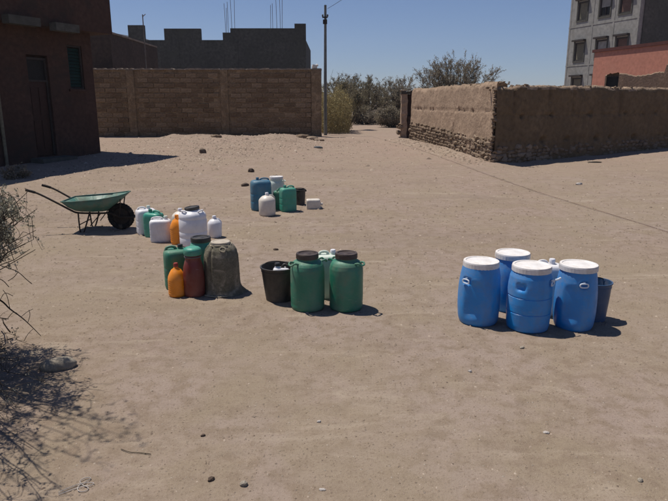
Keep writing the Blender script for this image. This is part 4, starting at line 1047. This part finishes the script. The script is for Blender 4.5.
# tray: rim loop and bottom loop in local coordinates, wheel centre at x=0
rim = [(-.78,-.27,.475),(-.60,-.34,.485),(-.2,-.34,.515),(.06,-.25,.555),(.13,-.14,.57),(.13,.14,.57),(.06,.25,.555),(-.2,.34,.515),(-.60,.34,.485),(-.78,.27,.475)]
bot = [(-.62,-.17,.325),(-.52,-.20,.315),(-.35,-.20,.31),(-.22,-.16,.31),(-.18,-.10,.31),(-.18,.10,.31),(-.22,.16,.31),(-.35,.20,.31),(-.52,.20,.315),(-.62,.17,.325)]
mid = [tuple(a*.5+b*.5 for a, b in zip(p, q)) for p, q in zip(rim, bot)]
mid = [(x, y*1.05, z-.012) for x, y, z in mid]
n = len(rim); V = bot+mid+rim; F = [tuple(range(n))]
for l in range(2):
    for k in range(n): k2 = (k+1) % n; F.append((l*n+k, l*n+k2, (l+1)*n+k2, (l+1)*n+k))
tm = me('tray', V, [tuple(reversed(f)) for f in F], M['barrow'], 30); tray = ob('tray', tm, wb)
sm = tray.modifiers.new('s', 'SOLIDIFY'); sm.thickness = .004; sm.offset = 0
MB().tube([Vector(p) for p in rim+[rim[0]]], .009, 8, False).build('rim', M['barrow'], tray)
for sy in (-1, 1):
    g = smoothpath([(-1.27, sy*.27, .655), (-1.10, sy*.265, .60), (-.85, sy*.25, .46), (-.66, sy*.235, .345), (-.55, sy*.22, .30), (-.25, sy*.17, .285), (-.12, sy*.12, .275), (0, sy*.075, .21), (.05, sy*.07, .205)], 5)
    hd = MB().tube(g, .0145, 10).build('handle', M['iron'], wb)
    MB().tube(g[:5], .019, 10).build('grip', M['rubber'], hd)
    MB().tube(smoothpath([(-.56, sy*.22, .30), (-.555, sy*.235, .15), (-.545, sy*.24, .004), (-.50, sy*.24, .002), (-.44, sy*.235, .15), (-.40, sy*.2, .29)], 5), .0115, 8).build('leg', M['iron'], wb)
    MB().tube([(-.40, sy*.22, .10), (-.24, sy*.17, .285)], .008, 6).build('brace', M['iron'], wb)
    MB().tube([(.0, sy*.075, .215), (.03, sy*.085, .38), (.05, sy*.12, .53)], .0095, 8).build('strut', M['iron'], wb)
MB().tube([(-.555, -.235, .12), (-.555, .235, .12)], .008, 6).build('crossbar', M['iron'], wb)
MB().tube([(.05, -.07, .205), (.19, -.07, .205), (.245, -.04, .205), (.245, .04, .205), (.19, .07, .205), (.05, .07, .205)], .011, 8).build('nose_bar', M['iron'], wb)
wh = thing('wheel', None, None); del wh
bpy.data.objects.remove(bpy.data.objects['wheel'])
def torus(R_, r_, sx, n=64, m=16, mod=None):
    V = []; F = []
    for i in range(n):
        a = 2*math.pi*i/n
        for k in range(m):
            b = 2*math.pi*k/m; rr = r_*(1+(mod(a, b) if mod else 0)); q = R_+rr*math.cos(b); V.append((q*math.cos(a), rr*math.sin(b)*sx, q*math.sin(a)))
    for i in range(n):
        for k in range(m): F.append((i*m+k, i*m+(k+1)%m, ((i+1)%n)*m+(k+1)%m, ((i+1)%n)*m+k))
    return MB().add(V, [tuple(reversed(f)) for f in F])
wl = torus(.165, .042, 1.0, 96, 16, lambda a, b: (.07*math.copysign(1, math.sin(a*32)) if math.cos(b) > .55 else 0)).build('wheel', M['rubber'], wb, 50, loc=(0, 0, .207))
rmb = MB()
for sy in (-1, 1):
    rmb.loft([(.0,.135),(.012,.128),(.014,.06),(.03,.04),(.055,.022),(.055,.002)], 40, None, False, False)
    rmb.V = [(x, y, z) for x, y, z in rmb.V]
rim_m = MB(); prof = [(.0,.135),(.010,.130),(.012,.06),(.028,.04),(.05,.022),(.051,.001)]
for sy in (-1, 1):
    V = []; F = []; sg = 40
    for z_, r_ in prof:
        for k in range(sg): a = 2*math.pi*k/sg; V.append((r_*math.cos(a), sy*z_, r_*math.sin(a)))
    for i in range(len(prof)-1):
        for k in range(sg):
            f = (i*sg+k, i*sg+(k+1)%sg, (i+1)*sg+(k+1)%sg, (i+1)*sg+k); F.append(f if sy < 0 else tuple(reversed(f)))
    rim_m.add(V, F)
rim_m.build('rim', M['iron'], wl, 40)
MB().tube([(0,-.085,0),(0,.085,0)], .008, 8).build('axle', M['iron'], wl)

# ------------------------------------------------------------------ rocks, litter, ground line
def rock(name, label, px, py, sx, sy, sz, mat, seed, rz=0, cat='rock', sub=2):
    import bmesh
    p = at(px, py); bm = bmesh.new(); bmesh.ops.create_icosphere(bm, subdivisions=4, radius=1)
    r = random.Random(seed); o1, o2 = r.uniform(0, 50), r.uniform(0, 50)
    co = np.array([v.co[:] for v in bm.verts])
    d = (.14 if 'large' in name else .30)*fbm(co[:,0]*1.1+o1, co[:,1]*1.1+co[:,2]*.9+o2, 3, seed)+(.03 if 'large' in name else .10)*fbm(co[:,0]*3.2+o2, co[:,2]*3.2+co[:,1]*2+o1, 3, seed+4)
    for v, q in zip(bm.verts, d): v.co = Vector((v.co.x*sx, v.co.y*sy, v.co.z*sz))*(1+float(q))
    m = bpy.data.meshes.new(name); bm.to_mesh(m); bm.free(); m.materials.append(mat)
    m.polygons.foreach_set('use_smooth', [True]*len(m.polygons)); m.set_sharp_from_angle(angle=R(28))
    return tag(ob(name, m, None, (p.x, p.y, G1(p.x, p.y)+sz*.42), (0, 0, rz)), label, cat)
rock('large_stone', 'large oblong pale stone lying in the bush shadow at lower left', 59, 368, .125, .066, .058, M['palerock'], 41, .35, 'stone')
rock('dark_rock', 'dark angular rock upper one of the pair left of the far containers', 251, 172, .085, .07, .07, M['rock'], 5, .4)
rock('dark_rock', 'low dark rock nearest the petrol blue can on its left', 245, 186, .10, .06, .05, M['rock'], 8, .7)
rock('dark_rock', 'dark rock on the stony bank in front of the brick wall', 203, 153, .12, .10, .10, M['rock'], 11, .2)
rock('flat_scrap', 'flat dark scrap lying before the shaded mud wall', 595, 162.5, .20, .07, .02, M['darkhole'], 13, .05, 'scrap')
rock('pale_clod', 'pale clod of earth in the open ground below the right mud wall', 579, 184.5, .09, .05, .035, M['chip'], 15, .2, 'clod')
rock('pale_stone', 'round pale pebble below and left of the blue drums', 470, 372, .013, .012, .012, M['chip'], 17, .2, 'pebble')
rock('pale_stone', 'small brown stone just under the leftmost blue drum', 522, 348, .022, .016, .010, M['palerock'], 18, .6, 'pebble')
rock('grey_stone', 'grey angular stone at the bottom centre left of the white chip', 244, 485, .020, .015, .015, M['palerock'], 19, .1, 'stone')
rock('grey_stone', 'dark stone at the bottom left of centre beside a pale clod', 211, 480, .020, .014, .013, M['rock'], 20, .9, 'stone')
rock('white_chip', 'flat whitish chip at the bottom centre of the ground', 322, 490, .018, .009, .005, M['chip'], 23, -.1, 'chip')
rock('grey_stone', 'small brown grey stone low in the right corner of the ground', 640, 481, .016, .013, .011, M['palerock'], 25, .3, 'stone')
rock('grey_stone', 'tiny dark stone in the bare ground under the front left group', 203, 436, .013, .011, .010, M['rock'], 26, .3, 'stone')
rock('pale_stone', 'light brown pebble in the empty middle of the foreground', 319, 422, .014, .010, .009, M['chip'], 28, .5, 'pebble')
rock('flat_stone', 'flat buff stone in the lower right foreground below the drums', 546, 433, .020, .013, .007, M['chip'], 29, .1, 'stone')
rock('dark_rock', 'dark clod between the black bucket and the far containers', 276, 250, .035, .025, .018, M['rock'], 33, .1, 'clod')
rock('blue_rag', 'small crumpled grey blue rag on the stony ground below the wall end', 318, 148, .18, .09, .05, matte('grey_blue_cloth', (.13,.14,.15), .3, 9, .95), 35, -.2, 'rag')
# blocks fallen at the foot of the brick wall
for (px, py, s, lb) in ((302, 137.5, .30, 'leftmost broken block at the foot of the brick wall end'), (312, 139.5, .26, 'middle broken block at the foot of the brick wall end'), (319, 141, .2, 'rightmost broken block at the corner of the brick wall'), (216, 137, .22, 'flat broken block at the middle of the brick wall foot')):
    o = rock('broken_block', lb, px, py, s, s*.6, s*.35, M['stone'], int(px), .1, 'block')
# thin brown tube laid flat across the yard
pp = [(410,146),(440,157),(470,168.5),(500,179.5),(535,191),(575,203.5),(610,214),(640,223.5),(668,232.5),(720,250),(800,280)]
hp = []
for q in smoothpath([(a, b, 0) for a, b in pp], 10):
    g = at(q.x, q.y); hp.append((g.x, g.y, g.z+.0015))
tag(MB().tube(hp, .0045, 6).build('ground_line', M['line']), 'thin brown line lying across the yard from the mud wall to the right edge', 'line')
# tangled string
r5 = random.Random(5); c0 = at(78, 488); sp = []
for q in ((-.10,-.06),(-.05,-.01),(0,.03),(.05,.05),(.085,.045),(.07,.015),(.03,.02),(-.01,.06),(.01,.095),(.045,.10),(.03,.06),(.0,.01),(.02,-.04),(.06,-.04),(.07,-.01),(.04,.01),(.0,-.01),(-.05,-.045),(-.09,-.08)):
    x, y = c0.x+q[0]*.8, c0.y+q[1]*.75; sp.append((x, y, G1(x, y)+.005+.004*r5.random()))
tag(MB().tube(smoothpath(sp, 6), .0022, 6).build('string', M['chip']), 'pale tangled piece of string on the ground at the lower left', 'string')
tw = []
for px, py in ((121,450),(130,453),(138,453.5),(151,455)): g = at(px, py); tw.append((g.x, g.y, g.z+.006))
tag(MB().tube(smoothpath(tw, 5), .0022, 5).build('dry_twig', M['bark']), 'thin dry twig lying alone right of the bush shadow', 'twig')

# gravel: countless small stones
rg = np.random.default_rng(12)
def gravel(n, sampler, smin, smax, name, mat, label, pw=2.5):
    x, y = sampler(n); z = gh(x, y)
    base = np.array([[1,0,0],[.3,.9,0],[-.8,.6,0],[-.9,-.5,0],[.2,-1,0],[.15,.1,.8],[-.25,-.2,.7]], float)
    tri = np.array([[0,1,5],[1,2,5],[2,6,5],[2,3,6],[3,4,6],[4,5,6],[4,0,5]])
    s = smin+(smax-smin)*rg.random(n)**pw
    s = s*np.clip(y/5, .6, 2.2)
    a = rg.uniform(0, 6.283, n); ca, sa = np.cos(a), np.sin(a)
    B = base[None]*rg.uniform(.7, 1.25, (n, 7, 3)); B[:,:,0] *= rg.uniform(.8,1.5,n)[:,None]
    X = (B[:,:,0]*ca[:,None]-B[:,:,1]*sa[:,None])*s[:,None]+x[:,None]; Y = (B[:,:,0]*sa[:,None]+B[:,:,1]*ca[:,None])*s[:,None]+y[:,None]
    Z = B[:,:,2]*s[:,None]*.75+z[:,None]-.25*s[:,None]*(B[:,:,2] < .01)
    V = np.stack([X, Y, Z], -1).reshape(-1, 3); T = (tri[None]+7*np.arange(n)[:,None,None]).reshape(-1, 3)
    tag(ob(name, npmesh(name, V, T, mat)), label, None, None, 'stuff')
def s_yard(n):
    y = np.exp(rg.uniform(math.log(2.3), math.log(26), n)); return rg.uniform(-.64, .64, n)*(y+.4), y
def s_clump(n):
    k = 140; cy = np.exp(rg.uniform(math.log(2.4), math.log(17), k)); cx = rg.uniform(-.62, .62, k)*(cy+.4); i = rg.integers(0, k, n)
    sp = .12+.03*cy[i]; return cx[i]+rg.normal(0, 1, n)*sp, cy[i]+rg.normal(0, 1, n)*sp
def s_bank(n):
    x = rg.normal(-3.4, 2.6, n); y = rg.normal(23.0, 2.6, n); y = np.where(y > 28.3, 28.3-rg.random(n), y); return x, y
def s_left(n):
    t = rg.random(n); return -8.2+t*5.0+rg.normal(0,.9,n), 15.2+t*4.5+rg.normal(0,1.4,n)
def s_wallfoot(n):
    t = rg.random(n); return 4.35-(t*9)*.165-np.abs(rg.normal(0,.35,n)), 17.3+t*9+rg.normal(0,.3,n)
gravel(30000, s_yard, .0015, .015, 'gravel', M['pebble'], 'fine gravel scattered over the yard', 5.5)
gravel(9000, s_bank, .004, .024, 'rubble', M['pebble'], 'stony rubble bank before the brick wall', 5)
gravel(3200, s_left, .004, .024, 'rubble', M['pebble'], 'stony edge of the yard by the dark house', 4.5)
gravel(900, s_wallfoot, .006, .03, 'rubble', M['pebble'], 'crumbs at the foot of the mud wall', 2.5)

# ------------------------------------------------------------------ thin dusty air
hm = bpy.data.materials.new('thin_haze'); hm.use_nodes = True; hm.node_tree.nodes.clear()
ho = hm.node_tree.nodes.new('ShaderNodeOutputMaterial'); hv = hm.node_tree.nodes.new('ShaderNodeVolumePrincipled')
hv.inputs['Color'].default_value = (.70, .82, 1, 1); hv.inputs['Density'].default_value = .0003; hv.inputs['Anisotropy'].default_value = .2
hm.node_tree.links.new(hv.outputs[0], ho.inputs['Volume'])
tag(MB().box(-640, 640, -140, 940, -3, 90).build('haze', hm, None, 0), 'thin pale haze in the air', None, None, 'stuff')

gravel(11000, s_yard, .004, .022, 'clods', M['ground'], 'crumbs of dry earth all over the yard', 2.6)
gravel(6500, s_clump, .003, .020, 'clods', M['ground'], 'patches of broken earth and small stones', 2.5)
gravel(1700, s_clump, .003, .015, 'gravel', M['pebble'], 'little stones lying in patches', 3)

def s_big(n):
    x = rg.normal(-3.2, 3.0, n); y = np.minimum(rg.normal(22.0, 3.4, n), 28.2); return x, y
gravel(170, s_big, .012, .045, 'rubble', M['pebble'], 'larger broken stones on the bank', 1.6)
gravel(420, s_yard, .006, .019, 'pebbles', M['pebble'], 'loose pebbles dotted over the yard', 2)
